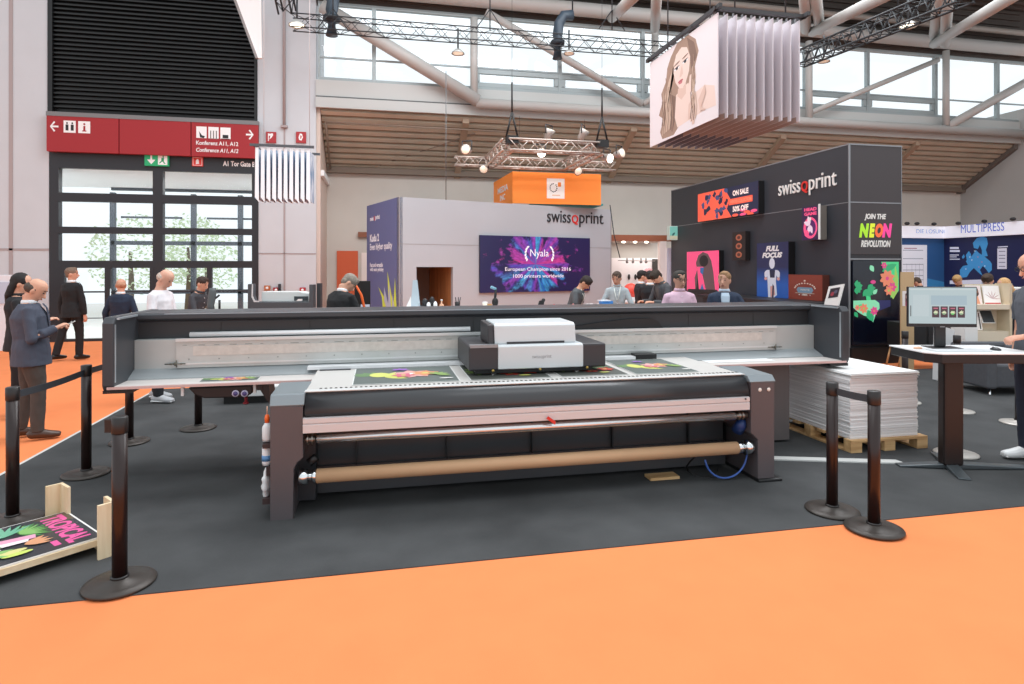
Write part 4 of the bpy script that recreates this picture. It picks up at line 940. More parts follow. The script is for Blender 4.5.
# ================================================================= dark stand with light boxes
def txt(parent, s, o, ux, uz, w, h, m, **k): q = MB(); text_mesh(s, q, o, ux, uz, w, h, m, **k); return q.build('lettering', None, parent)
XD, YD = 8.34, 9.72; XE = 9.46
dgm = M('#43454b',.5,noise=.02,scale=1); dbr = M('#4b4645',.5)
t = thing('exhibition_stand','tall dark grey stand wall with light boxes and a neon screen panel','stand',(8.9,13.2,0))
MB().box(XD,XE,YD,16.7,0.006,4.0).build('side_wall', M('#292c32',.5), t)
MB().box(XD+.01,XE,YD-.012,YD,2.0,4.0).build('front_panel', M('#3e3b3e',.5), t)
q = MB(); q.box(XD-.012,XD,YD,16.7,2.95,4.0); q.box(XD-.012,XD,YD,16.7,.006,2.935); q.build('wall_panel', M('#33373e',.5), t)
q = MB(); q.box(XD-.02,XD+.012,YD-.02,YD,0.006,4.0); q.box(XD,XE,YD-.016,YD,2.935,2.955); q.box(XD,XE,YD-.016,YD,1.90,1.925); q.box(XE-.012,XE,YD-.016,YD,.006,4.0); q.box(XD-.015,XD,YD,16.7,2.935,2.95); q.box(XD-.02,XD,YD,16.7,3.985,4.01); q.box(XD,XE,YD-.02,YD,3.985,4.01); q.build('edge_trim', M('#8d9196',.4,.4), t)
q = MB(); a = WX(779,178,XD-.02); b = WX(837,166,XD-.02); w = a.y-b.y
swiss(q, (XD-.02,a.y,3.28),(0,-1,0),(0,0,1), w, M('#e9e9e6',.5), M('#d8322c',.5), .02); q.build('lettering', None, t)
# neon lettering and screen
def fx(px,py): p = WY(px,py,YD-.014); return p
def word(s, x0, x1, y0, y1, m, par, shear=.2, bold=.04): a = fx(x0,y1); b = fx(x1,y0); return txt(par, s, a, (1,0,0),(0,0,1), b.x-a.x, b.z-a.z, m, shear=shear, bold=bold)
word('JOIN THE',864.5,886,214,220.5,M('#e8e8e4',.5),t); word('REVOLUTION',861,890.5,240.5,247,M('#e8e8e4',.5),t)
for s,x0,x1,c in (('N',859,869,'#a8e030'),('E',869,875,'#d9e838'),('O',875,883,'#f06a3c'),('N',882,892,'#f0459a')): word(s,x0,x1,223.5,237.5,M(c,.5,emit=.3),t,bold=.07)
p0 = fx(851.5,349); p1 = fx(898,261)
scr = MB().box(p0.x,p1.x,YD-.05,YD-.012,max(.35,p0.z),p1.z).build('neon_screen', M('#0b1020',.15), t, bevel=.004)
a = Art((p0.x,YD-.0505,p0.z),(1,0,0),(0,0,1),p1.x-p0.x,p1.z-p0.z)
ng = E('#3fd888'); ng2 = E('#1fae70'); no = E('#f08a68'); npk = E('#e2408c'); nl = E('#8fe8b8'); nb = E('#101a5a'); ny = E('#a0d060')
a.poly([(.02,.55),(.8,.55),(.8,.48),(.5,.42),(.02,.45)],nb)
a.poly([(.60,.99),(.98,.99),(.98,.66),(.90,.60),(.80,.58),(.84,.75),(.70,.82)],ng); a.poly([(.9,.95),(.97,.8),(.96,.65),(.86,.56),(.80,.60),(.88,.78)],ny)
a.leaf(.62,.88,.34,.07,.4,ng2); a.flower(.73,.80,.17,no,npk,8,.3); a.flower(.84,.70,.10,npk,no,6); a.flower(.76,.66,.10,no,ny,6); a.flower(.66,.95,.07,npk,no,6)
a.leaf(.36,.95,.14,.05,-1.0,nl); a.fan(.30,.68,.16,.05,-2.2,.6,7,ng2); a.fan(.06,.70,.14,.05,-1.4,1.4,6,ng2); a.leaf(.42,.62,.13,.04,.8,nl); a.oval(.42,.76,.06,.022,npk,10); a.leaf(.28,.60,.15,.05,-.9,ng)
a.poly([(.0,.55),(.46,.555),(.55,.52),(.56,.46),(.48,.40),(.42,.30),(.34,.36),(.22,.38),(.10,.42),(.0,.47)],nl); a.leaf(.30,.44,.24,.08,-1.05,ng2); a.leaf(.1,.5,.2,.06,-.6,ng); a.flower(.22,.46,.10,no,ny,7); a.flower(.44,.43,.09,npk,no,7); a.flower(.08,.47,.06,no,npk,6); a.leaf(.02,.42,.12,.04,-.9,ng2)
a.build('picture', scr)
MB().box(XD,XE,YD-.06,YD-.01,.006,.30).build('plinth', black, t)
# light boxes on the long side
def lbox(x0,x1,ya,yb,d,lab,side,front,name='light_box',em=0.):   # pixel rect of the printed face (x0 far .. x1 near), ya top, yb bottom measured at x0
    X = XD-d; A = WX(x0,ya,X); B = WX(x1,ya,X); zt_ = A.z; zb_ = max(WX(x0,yb,X).z, 1.125 if yb > 300 else 0)
    t = thing(name,lab,'light box',(XD-d/2,(A.y+B.y)/2,zb_))
    MB().box(X,XD-.02,B.y,A.y,zb_,zt_).build('housing', side, t)
    q = Art((X-.002,A.y,zb_),(0,-1,0),(0,0,1),A.y-B.y,zt_-zb_); q.rect(0,1,0,1,front); return t, q
salm = M('#f0644c',.5,emit=.35); navy = M('#27304e',.5,emit=.05); pinkm = M('#f0578a',.5,emit=.35)
t, q = lbox(698,758.5,194.5,222,.16,'wide light box printed salmon and navy with sale lettering, topmost on the dark stand',black,salm)
q.poly([(.48,1),(1,1),(1,0),(.60,0),(.52,.3),(.58,.6)],navy); R = random.Random(5)
for k in range(22): 
    u = R.uniform(.1,.52); v = R.uniform(.08,.95); q.poly([(u+R.uniform(.01,.05)*math.cos(w_),v+R.uniform(.05,.14)*math.sin(w_)) for w_ in [2*PI*j/9 for j in range(9)]], navy if k%2 else M('#4a5a8a',.5,emit=.05))
for k in range(6): u = R.uniform(.6,.98); v=R.uniform(.02,.2); q.oval(u,v,.05,.05,salm if k%2 else pinkm,9)
q.rect(.56,.92,.40,.60,salm); w2 = M('#f6e6e0',.5,emit=.3)
q.text('ON SALE',.62,.68,.24,.18,w2,bold=.04); q.text('WINTER COLLECTION',.58,.45,.32,.10,M('#e8b090',.5)); q.text('50% OFF',.62,.16,.24,.18,w2,bold=.04); q.build('print', t)
t, q = lbox(802,818.5,207.5,240.5,.20,'small magenta light box with player figure below the white lettering of the dark stand',M('#7a746e',.5),M('#3a2250',.5))
q.text('HEAD',.15,.86,.75,.10,pinkm,bold=.05); q.text('GAME',.15,.73,.75,.10,pinkm,bold=.05); q.oval(.52,.36,.42,.32,pinkm,20); q.oval(.55,.36,.30,.24,M('#5a2a70',.5),18)
for sg in range(4): q.leaf(.5,.45,.4,.10,[-1.9,-1.2,1.9,2.8][sg],M('#f0d8ec',.5,emit=.2))
q.oval(.5,.62,.08,.06,wl,10); q.oval(.3,.2,.14,.1,pinkm,12); q.build('print', t)
A = WX(818.8,204,XD-.205); MB().box(XD-.21,XD-.2,A.y-.04,A.y+.01,t.location.z,A.z).build('edge_strip', white, t)
t, q = lbox(687,719,252,291,.15,'pink light box with large dark headphones, behind the two men on the dark stand',black,pinkm)
gd = M('#6d5a60',.5); bk2 = M('#1c1a20',.4); bl2 = M('#2f6db0',.4,emit=.2)
q.poly([(.28,.0),(.26,.35),(.34,.55),(.30,.72),(.38,.90),(.52,.98),(.68,.93),(.78,.76),(.84,.5),(.9,0)],gd); q.poly([(.3,.0),(.38,.55),(.46,.5),(.42,0)],bk2)
q.poly([(.34,.62),(.54,.62),(.50,.45),(.62,.05),(.40,.05)],pinkm); q.poly([(.44,.60),(.56,.60),(.52,.42),(.44,.48)],bl2); q.oval(.55,.76,.14,.14,bk2,16); q.poly([(.42,.0),(.50,.22),(.58,0)],bl2); q.poly([(0,0),(1,0),(.95,.08),(.05,.06)],bk2); q.build('print', t)
t, q = lbox(732.5,745.5,232.5,260.5,.14,'small near-black light box with three copper rings in a column',M('#211c1c',.5),M('#2a2220',.5))
for v in (.80,.50,.20): q.oval(.5,v,.24,.11,M('#a8644a',.5,emit=.1),16); q.oval(.5,v,.13,.06,M('#5a342c',.5),14)
q.build('print', t)
def fullf(nt,b):
    tc = nt.nodes.new('ShaderNodeTexCoord'); s = nt.nodes.new('ShaderNodeSeparateXYZ'); r = nt.nodes.new('ShaderNodeValToRGB')
    r.color_ramp.elements[0].color = lin('#2c62b8')+(1,); r.color_ramp.elements[1].color = lin('#2a3158')+(1,); r.color_ramp.elements[0].position=.25; r.color_ramp.elements[1].position=.55
    nt.links.new(tc.outputs['Generated'],s.inputs[0]); nt.links.new(s.outputs['Z'],r.inputs[0]); nt.links.new(r.outputs[0],b.inputs['Base Color']); b.inputs['Roughness'].default_value=.5
ffm = node_mat('printed_gradient', fullf)
t, q = lbox(757,788.5,243.5,312,.17,'tall blue light box with white slanted lettering and a jumping player',black,M('#2e3760',.5))
q.rect(0,1,0,1,ffm); q.text('FULL',.30,.84,.42,.10,wl,shear=.25,bold=.06); q.text('FOCUS',.18,.72,.64,.10,wl,shear=.25,bold=.06)
wf2 = M('#dfe4f2',.5); pf = M('#e0a8a0',.5); df = M('#2a2c48',.5)
q.oval(.5,.62,.09,.10,wf2,14); q.poly([(.34,.50),(.66,.50),(.62,.30),(.66,.05),(.56,.0),(.38,.0),(.36,.25)],wf2); q.poly([(.42,.50),(.60,.50),(.58,.36),(.44,.36)],df); q.leaf(.34,.50,.18,.06,-1.9,wf2); q.leaf(.66,.50,.18,.06,-1.2,wf2); q.poly([(.44,.20),(.56,.22),(.60,.05),(.46,.0)],pf); q.poly([(.52,.25),(.57,.2),(.55,.0),(.50,.0)],df); q.oval(.3,.34,.05,.03,pf,8); q.oval(.7,.34,.05,.03,pf,8); q.build('print', t)
t, q = lbox(788.6,822.5,274.5,312,.17,'low rust-brown panel with round white badge print, right of the blue box',M('#5a2c22',.5),M('#8e4030',.5))
q.poly([(.30,.50),(.70,.50),(.75,.40),(.70,.28),(.30,.28),(.25,.40)],M('#7a9ab0',.5)); q.text('WRITE',.36,.36,.28,.07,M('#e8dcd0',.5)); 
for k in range(11): an = PI*(.95-.9*k/10); q.oval(.5+.30*math.cos(an),.44+.22*math.sin(an),.025,.03,M('#e8dcd0',.5),6)
q.oval(.5,.76,.035,.035,M('#e8dcd0',.5),5); q.text('1984',.42,.16,.16,.08,M('#e8dcd0',.5),bold=.04); q.oval(.34,.20,.02,.02,wl,5); q.oval(.66,.20,.02,.02,wl,5); q.rect(.22,.78,.255,.275,M('#c8b8a8',.5)); q.build('print', t)
# white framed card on the counter
p = WX(824,303,7.9); t = thing('framed_card','white framed card with dark picture leaning beside the rust-brown panel','card',(7.9,p.y,1.2))
A = WX(823,303,7.9); B = WX(838,301,7.9); ux = (B-A).normalized(); zc = 1.36; h = .52
MB().quadbox(A+Vector((0,0,-.1)),B+Vector((0,0,-.1)),B+Vector((.12,0,.30)),A+Vector((.12,0,.30)),(.02,0,0)).build('frame', M('#e8e8e6',.5), t)
n_ = Vector((.12,0,.40)); a = Art(A+Vector((-.004,0,-.1)),B-A,n_,(B-A).length,n_.length); a.rect(.18,.82,.45,.88,M('#2c2630',.5)); a.oval(.4,.62,.12,.10,M('#9a3a48',.5),10); a.oval(.6,.7,.12,.08,M('#5a5a70',.5),10); a.build('picture', t)
MB().quadbox(A+Vector((.05,0,-.35)),B+Vector((.05,0,-.35)),B+Vector((.03,0,-.1)),A+Vector((.03,0,-.1)),(.03,0,0)).build('easel', black, t)
# teal picture box by far edge
A = WT(668.5,240,17.7); B = WT(678,226,17.7); t = thing('light_box','small teal picture box at the far edge of the dark stand','light box',(A.x,A.y,A.z)); MB().box(B.x-.02,XD+.02,A.y-.02,A.y+.06,A.z+.1,A.z+.16).build('bracket', black, t)
MB().box(A.x,B.x,A.y-.06,A.y+.1,A.z,B.z).build('housing', M('#cfe6df',.5), t); a = Art((A.x,A.y-.062,A.z),(1,0,0),(0,0,1),B.x-A.x,B.z-A.z); a.rect(.05,.95,.3,.95,M('#7cc4b8',.5,emit=.2)); a.leaf(.3,.3,.5,.12,.8,M('#2f6f6c',.5)); a.rect(.05,.95,.05,.3,M('#d8dcc0',.5)); a.build('print', t)
# side board on which boxes stand
t = thing('side_counter','long dark counter along the dark stand behind the printer','counter',(7.8,11.5,0))
MB().box(7.45,8.28,9.9,13.6,1.06,1.12).build('top', darker, t, bevel=.008); MB().box(7.55,8.28,10.,13.5,.006,1.06).build('body', M('#26282c',.5), t)
# ================================================================= grey-white stand with screen
AL = math.radians(18); O = Vector((.45,14.7,0)); ux = Vector((math.cos(AL),math.sin(AL),0)); nx = Vector((math.sin(AL),-math.cos(AL),0)); lx = Vector((-math.sin(AL),math.cos(AL),0)); UZ = Vector((0,0,1))
def onw(px,py,off=0.):   # pixel to point on the stand's front
    q = ray(px,py); o_ = O + nx*off; t_ = (o_-Vector((0,0,HC))).dot(nx)/q.dot(nx); return Vector((0,0,HC))+q*t_
def sx(px,off=0.): return (onw(px,268,off)-O).dot(ux)
t = thing('exhibition_stand','pale grey-white stand with black and red lettering, screen and an indigo side wall','stand',(3.4,15.9,0))
H_ = 3.41; Lw = 6.32; 
x0,x1,zt2 = sx(416.5), sx(453), onw(434,267).z
wg = M('#b1b6bc',.6,noise=.015,scale=1); 
def wb_(q,u0,u1,z0,z1,d0,d1): 
    q.quadbox(O+ux*u0-nx*d0+UZ*z0, O+ux*u1-nx*d0+UZ*z0, O+ux*u1-nx*d0+UZ*z1, O+ux*u0-nx*d0+UZ*z1, -nx*(d1-d0))
q = MB(); wb_(q,0,x0,0,H_,0,.12); wb_(q,x1,Lw,0,H_,0,.12); wb_(q,x0,x1,zt2,H_,0,.12); q.build('front_wall', wg, t)
q = MB(); zs = onw(420,244.5).z; wb_(q,0,sx(480),zs,zs+.015,-.004,.0); wb_(q,sx(590),Lw,zs,zs+.015,-.004,.0); wb_(q,Lw-.03,Lw,0,H_,-.006,0); wb_(q,0,.02,0,H_,-.006,0); q.build('seam', M('#9a989a',.6), t)
q = MB(); wb_(q,x0-.3,x1+.3,0,2.6,1.5,1.6); q.build('niche_back_wall', M('#6b5a50',.6), t)
q = MB(); wb_(q,x1,x1+.05,0,zt2+.1,.12,1.5); q.build('niche_side_wall', wood_mat('#a9744a','#c58a58',2,2), t)
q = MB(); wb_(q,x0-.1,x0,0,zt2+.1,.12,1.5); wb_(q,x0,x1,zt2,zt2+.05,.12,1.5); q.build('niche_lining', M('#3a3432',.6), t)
ind = M('#626c9e',.55)
q = MB(); q.quadbox(O,O+UZ*H_,O+lx*2.5+UZ*H_,O+lx*2.5,ux*.1); q.build('side_wall', ind, t)
a = Art(O+lx*2.5-ux*.004,-lx,UZ,2.5,H_)
ws = M('#e9eaf2',.5,emit=.1)
def lv(y): return (1.75+(268-y)/620*15.6)/H_
q = MB(); text_mesh('swiss',q,a.P(.12,lv(219)),a.ux,a.uz,.30,.11,ws,.002,bold=.03); text_mesh('Q',q,a.P(.25,lv(219.5)),a.ux,a.uz,.10,.13,M('#d8322c'),.002,bold=.03); text_mesh('print',q,a.P(.30,lv(220)),a.ux,a.uz,.36,.15,ws,.002,bold=.03)
text_mesh('Kudu 2',q,a.P(.12,lv(241)),a.ux,a.uz,.75,.20,ws,.002,bold=.04); text_mesh('Even higher quality',q,a.P(.12,lv(251.5)),a.ux,a.uz,1.75,.22,ws,.002,bold=.02)
text_mesh('Fast and versatile',q,a.P(.12,lv(267)),a.ux,a.uz,1.05,.11,ws,.002,bold=.02); text_mesh('with neon printing',q,a.P(.12,lv(272.5)),a.ux,a.uz,1.1,.13,ws,.002,bold=.02); q.build('lettering', None, t)
lf = M('#c9d94a',.5,emit=.15); lf2 = M('#b7c4d9',.5)
for u,v,ln,w,an,m in ((.58,0,.0,0,0,0),):
    pass
def blade(u0,v0,u1,v1,w,m): a.poly([(u0-w,v0),(u0+w,v0),(u1,v1)],m)
blade(.72,lv(308),.40,lv(287),.09,lf); blade(.66,lv(308),.58,lv(286),.08,lf2); blade(.80,lv(308),.68,lv(271),.08,lf); blade(.74,lv(308),.74,lv(281),.05,lf2); blade(.90,lv(308),.90,lv(277),.05,lf); blade(.60,lv(308),.50,lv(292),.06,lf); blade(.86,lv(308),.82,lv(292),.04,lf2)
a.build('leaf_print', t)
# lettering on front
A = onw(547,222,.0); B = onw(603,222,.0); q = MB(); swiss(q, A+nx*.002, ux, UZ, (B-A).length, M('#26262a',.5), M('#d8322c',.5), .02); q.build('lettering', None, t)
# screen
def burst(nt, b):
    N = nt.nodes; Lk = nt.links
    tc = N.new('ShaderNodeTexCoord'); mp = N.new('ShaderNodeMapping'); mp.inputs['Location'].default_value = (-.47,0,-.52); sp = N.new('ShaderNodeSeparateXYZ')
    Lk.new(tc.outputs['UV'], mp.inputs[0])
    mp.inputs['Location'].default_value = (-.48,-.5,0); Lk.new(mp.outputs[0], sp.inputs[0])
    def mth(op,a,bb=None):
        n = N.new('ShaderNodeMath'); n.operation = op
        for i,x in enumerate((a,bb)):
            if x is None: continue
            if isinstance(x,(int,float)): n.inputs[i].default_value = x
            else: Lk.new(x, n.inputs[i])
        return n.outputs[0]
    x = mth('MULTIPLY',sp.outputs['X'],1.95); y = sp.outputs['Y']
    r = mth('SQRT',mth('ADD',mth('MULTIPLY',x,x),mth('MULTIPLY',y,y))); ang = mth('ARCTAN2',y,x)
    cb = N.new('ShaderNodeCombineXYZ'); Lk.new(mth('MULTIPLY',mth('SINE',ang),1.6),cb.inputs[0]); Lk.new(mth('MULTIPLY',mth('COSINE',ang),1.6),cb.inputs[1]); Lk.new(mth('MULTIPLY',r,2.0),cb.inputs[2])
    n1 = N.new('ShaderNodeTexNoise'); n1.inputs['Scale'].default_value = 2.6; n1.inputs['Detail'].default_value = 5; n1.inputs['Roughness'].default_value=.6; Lk.new(cb.outputs[0],n1.inputs['Vector'])
    msk = mth('SUBTRACT',mth('MULTIPLY',n1.outputs['Fac'],1.9),mth('ADD',mth('MULTIPLY',r,.95),.25))
    mr = N.new('ShaderNodeMapRange'); mr.inputs['From Min'].default_value=.12; mr.inputs['From Max'].default_value=.35; Lk.new(msk,mr.inputs['Value'])
    n2 = N.new('ShaderNodeTexNoise'); n2.inputs['Scale'].default_value = 1.5; n2.inputs['Detail'].default_value=3
    cb2 = N.new('ShaderNodeCombineXYZ'); Lk.new(mth('MULTIPLY',mth('SINE',ang),1.1),cb2.inputs[0]); Lk.new(mth('MULTIPLY',mth('COSINE',ang),1.1),cb2.inputs[1]); cb2.inputs[2].default_value=3.3; Lk.new(cb2.outputs[0],n2.inputs['Vector'])
    n2.inputs['Distortion'].default_value=.4
    cr = N.new('ShaderNodeValToRGB'); E_ = cr.color_ramp.elements
    E_[0].position=.30; E_[0].color=lin('#2f6fc8')+(1,); E_[1].position=.72; E_[1].color=lin('#3f8fd8')+(1,)
    for p_,c_ in ((.40,'#4fb0e0'),(.46,'#5a4fc0'),(.52,'#a04ab8'),(.58,'#d0489a'),(.65,'#6a50c8')): e = E_.new(p_); e.color = lin(c_)+(1,)
    Lk.new(n2.outputs['Fac'],cr.inputs[0])
    n3 = N.new('ShaderNodeTexNoise'); n3.inputs['Scale'].default_value=7; n3.inputs['Detail'].default_value=6; Lk.new(cb.outputs[0],n3.inputs['Vector'])
    ml = N.new('ShaderNodeMixRGB'); ml.blend_type='MULTIPLY'; ml.inputs[0].default_value=.75; Lk.new(cr.outputs[0],ml.inputs[1]); Lk.new(mth('ADD',mth('MULTIPLY',n3.outputs['Fac'],1.6),-.15),ml.inputs[2])
    mx = N.new('ShaderNodeMixRGB'); mx.inputs[1].default_value = lin('#26244c')+(1,); Lk.new(mr.outputs[0],mx.inputs[0]); Lk.new(ml.outputs[0],mx.inputs[2])
    Lk.new(mx.outputs[0], b.inputs['Base Color']); Lk.new(mx.outputs[0], b.inputs['Emission Color']); b.inputs['Emission Strength'].default_value=.3; b.inputs['Roughness'].default_value=.3
bmt = node_mat('colour_burst', burst)
A = onw(480,293,.06); B = onw(590,293,.06); T_ = onw(480,235,.06)
w = (B-A).length; h = T_.z-A.z; zb2 = A.z
t = thing('wall_screen','wide screen with purple and blue powder burst and white lettering on the pale stand','screen',A+ux*w/2-UZ*0)
q = MB(); q.quadbox(A-nx*.05,A-nx*.05+ux*w,A-nx*.05+ux*w+UZ*h,A-nx*.05+UZ*h,nx*.045); q.build('housing', M('#1c1a30',.4), t)
o = MB().poly([A,A+ux*w,A+ux*w+UZ*h,A+UZ*h]).build('display', bmt, t); uv = o.data.uv_layers.new(name='uv'); 
for i,c in enumerate(((0,0),(1,0),(1,1),(0,1))): uv.data[i].uv = c
a = Art(A+nx*.002,ux,UZ,w,h); ws2 = M('#f2f2fa',.5,emit=.3)
a.text('Nyala',.43,.60,.17,.17,ws2,bold=0); a.text('European Champion since 2016',.21,.36,.60,.085,ws2); a.text('1000 printers worldwide',.28,.235,.46,.085,ws2)
for sg in (-1,1):
    for k in range(6):
        an = math.radians(-60+24*k); cx_ = .53+sg*.09 if 0 else .515; u = cx_+sg*(.10+.035*math.cos(an)); v = .67+.14*math.sin(an); a.leaf(u,v,.030,.008,(PI/2+ .6 if sg>0 else PI/2-.6)+ (an*.4 if sg<0 else -an*.4)*-1,ws2)
a.build('lettering', t)
# ================================================================= stanchions
post = M('#241614',.3,.1); base_m = M('#3d3733',.42,.3,noise=.12,scale=9); topm = M('#1d1a1a',.4)
def stanchion(x, y, lab, basem=base_m, h=.925, belt=None, stub=None):
    z0 = .006; t = thing('barrier_post',lab,'barrier post',(x,y,z0),0,'barrier posts around the stands')
    MB().lathe([(.178,0),(.182,.008),(.178,.016),(.14,.024),(.05,.032),(.045,.04)],(x,y,z0),40).build('base', basem, t)
    MB().lathe([(.038,.03),(.038,h-.05)],(x,y,z0),28).build('pole', post, t)
    MB().lathe([(.046,.036),(.046,.05)],(x,y,z0),28).build('base_collar', topm, t)
    MB().lathe([(.040,h-.09),(.041,h-.088),(.041,h-.004),(.036,h)],(x,y,z0),28).build('belt_head', topm, t)
    if belt:
        bx, by, bh = belt; d = Vector((bx-x,by-y,0)); L = d.length; d.normalize(); n = d.cross(Vector((0,0,1)))*.0015
        pts = [(Vector((x,y,0))+d*(.04+(L-.08)*k/8), z0+h-.035-.012*L*math.sin(PI*k/8)) for k in range(9)]; q = MB()
        for (p,za),(r_,zb_) in zip(pts,pts[1:]): q.quadbox(p+Vector((0,0,za-.05))-n,r_+Vector((0,0,zb_-.05))-n,r_+Vector((0,0,zb_))-n,p+Vector((0,0,za))-n,n*2)
        q.build('belt', M('#3a3f45',.6), t)
    if stub:
        d = Vector(stub).normalized(); q = MB(); p = Vector((x,y,z0+h-.05)); q.quadbox(p+d*.03+Vector((0,-.02,-.035)),p+d*.075+Vector((0,-.02,-.035)),p+d*.075+Vector((0,-.02,.035)),p+d*.03+Vector((0,-.02,.035)),(0,.04,0)); q.build('belt_clip', topm, t)
    return t
stanchion(-1.40,3.80,'tall dark brown barrier post alone in the left foreground',stub=(-1,.2,0))
stanchion(-2.47,4.90,'dark barrier post at the left picture edge behind the wooden rack',belt=(-2.42,5.88,.9))
stanchion(-2.42,5.88,'dark barrier post in front of the grey suit man, between two belts',belt=(-2.44,6.86,.9))
stanchion(-2.44,6.86,'dark barrier post half hidden under the left end of the printer')
stanchion(-1.92,7.30,'dark barrier post whose flat base shows under the left bed, right of the white trainer')
stanchion(3.18,3.87,'dark brown barrier post right of the printer, rear one of the belted pair',belt=(3.23,3.54,.9))
stanchion(3.23,3.54,'dark brown barrier post right of the printer, front one of the belted pair')
lb = M('#b9b4ae',.4,.3)
for px,py,tt,lab in ((956,455,6.0,'barrier post with pale round base close behind the monitor table column'),(957,412,7.55,'barrier post with pale round base further behind the monitor table column'),(1019,424,6.9,'barrier post with pale round base behind the man with the tattooed arm'),(905,403,8.1,'barrier post with pale round base behind the paper stack')):
    p = WZ(px,py,0); stanchion(p.x,p.y,lab,lb)
# ================================================================= tropical board on wooden rack
pine = wood_mat('#dcc39c','#ecd9b8',3,0); pine2 = wood_mat('#dcc39c','#ecd9b8',3,2)
FR = Vector((-1.655,4.26,0)); ul = Vector((-.76,-.65,0)).normalized(); uw = Vector((-.65,.76,0)).normalized()
zb_ = .10; Lb = 1.5; Wb = .64
t = thing('printed_board','black printed board with pink TROPICAL lettering and palm leaves lying on the wooden rack','board',FR+ul*Lb/2+uw*Wb/2+Vector((0,0,zb_-.02)))
def BP(l,w,z): return FR+ul*l+uw*w+Vector((0,0,z))
MB().quadbox(BP(0,0,zb_-.008),BP(0,Wb,zb_-.008),BP(Lb,Wb,zb_-.008),BP(Lb,0,zb_-.008),(0,0,.010)).build('panel', M('#e8e6e2',.4), t)
a = Art(BP(Lb,0,zb_+.0025),-ul,uw,Lb,Wb)
# u runs from far left end to the right end, v from the front edge to the back edge
a.rect(.0,.992,.01,.985,M('#35373c',.3)); a.poly([(.86,.985),(.992,.985),(.992,.70),(.9,.80)],M('#55493c',.3))
tp = M('#e45a9c',.4)
vtx = Vector(uw)*-1
text_mesh('TROPICAL',a.mb,a.P(.885,.94),-uw,-ul,.56,.13,tp,.001,bold=.04); a.l += 1
a.rect(.842,.866,.10,.24,tp)
lg = M('#4e8f4b',.4); lg2 = M('#86b868',.4)
a.fan(.79,.66,.11,.008,-.9,1.4,10,lg); a.fan(.79,.66,.10,.007,-.6,1.2,8,lg2); a.fan(.74,.68,.13,.010,.6,2.8,9,M('#6fae8f',.4)); a.fan(.62,.6,.14,.012,.4,3.,9,M('#a8c9bb',.4))
a.poly([(.60,.52),(.82,.44),(.83,.54),(.60,.66)],M('#e3a1bb',.4)); a.poly([(.60,.44),(.79,.40),(.80,.46),(.60,.56)],M('#f2e4ea',.4))
a.oval(.70,.24,.07,.05,M('#d8d28a',.4),14); a.oval(.73,.16,.05,.04,M('#c8d86a',.4),12); a.fan(.77,.34,.09,.014,-.5,.5,4,M('#d89a72',.4)); a.fan(.6,.3,.12,.02,-.5,2,6,lg2); a.oval(.66,.36,.04,.04,M('#efe6e8',.4),12)
a.build('tropical_print', t)
t = thing('wooden_rack','low raw pine rack with upright corner boards under the printed board, bottom left','rack',FR+ul*.6+uw*.36)
q = MB(); q.quadbox(BP(-.01,-.012,zb_-.045),BP(-.01,.012,zb_-.045),BP(Lb,.012,zb_-.045),BP(Lb,-.012,zb_-.045),(0,0,.036)); q.quadbox(BP(-.01,Wb-.02,zb_-.045),BP(-.01,Wb,zb_-.045),BP(Lb,Wb,zb_-.045),BP(Lb,Wb-.02,zb_-.045),(0,0,.036)); q.quadbox(BP(.0,0,zb_-.03),BP(.0,Wb,zb_-.03),BP(Lb,Wb,zb_-.03),BP(Lb,0,zb_-.03),(0,0,.020)); q.build('shelf_board', pine, t)
for l, w_, nm in ((-.0,-.06,0),(.03,Wb+.03,1),(1.4,-.03,2),(1.4,Wb+.03,3)):
    q = MB(); hh = .33 if nm in (0,2) else .28; s_ = 1 if w_ < .3 else -1
    q.quadbox(BP(l-.03,w_-.03*s_,.006),BP(l-.03,w_+.10*s_,.006),BP(l-.01,w_+.10*s_,.006),BP(l-.01,w_-.03*s_,.006),(0,0,hh-.006)); q.quadbox(BP(l-.03,w_-.05*s_,.006),BP(l-.03,w_-.03*s_,.006),BP(l+.07,w_-.03*s_,.006),BP(l+.07,w_-.05*s_,.006),(0,0,hh-.006)); q.build('corner_post', pine2, t)
q = MB(); q.quadbox(BP(-.01,-.08,.006),BP(-.01,Wb-.02,.006),BP(.02,Wb-.02,.006),BP(.02,-.08,.006),(0,0,.05)); q.build('foot_board', pine, t)
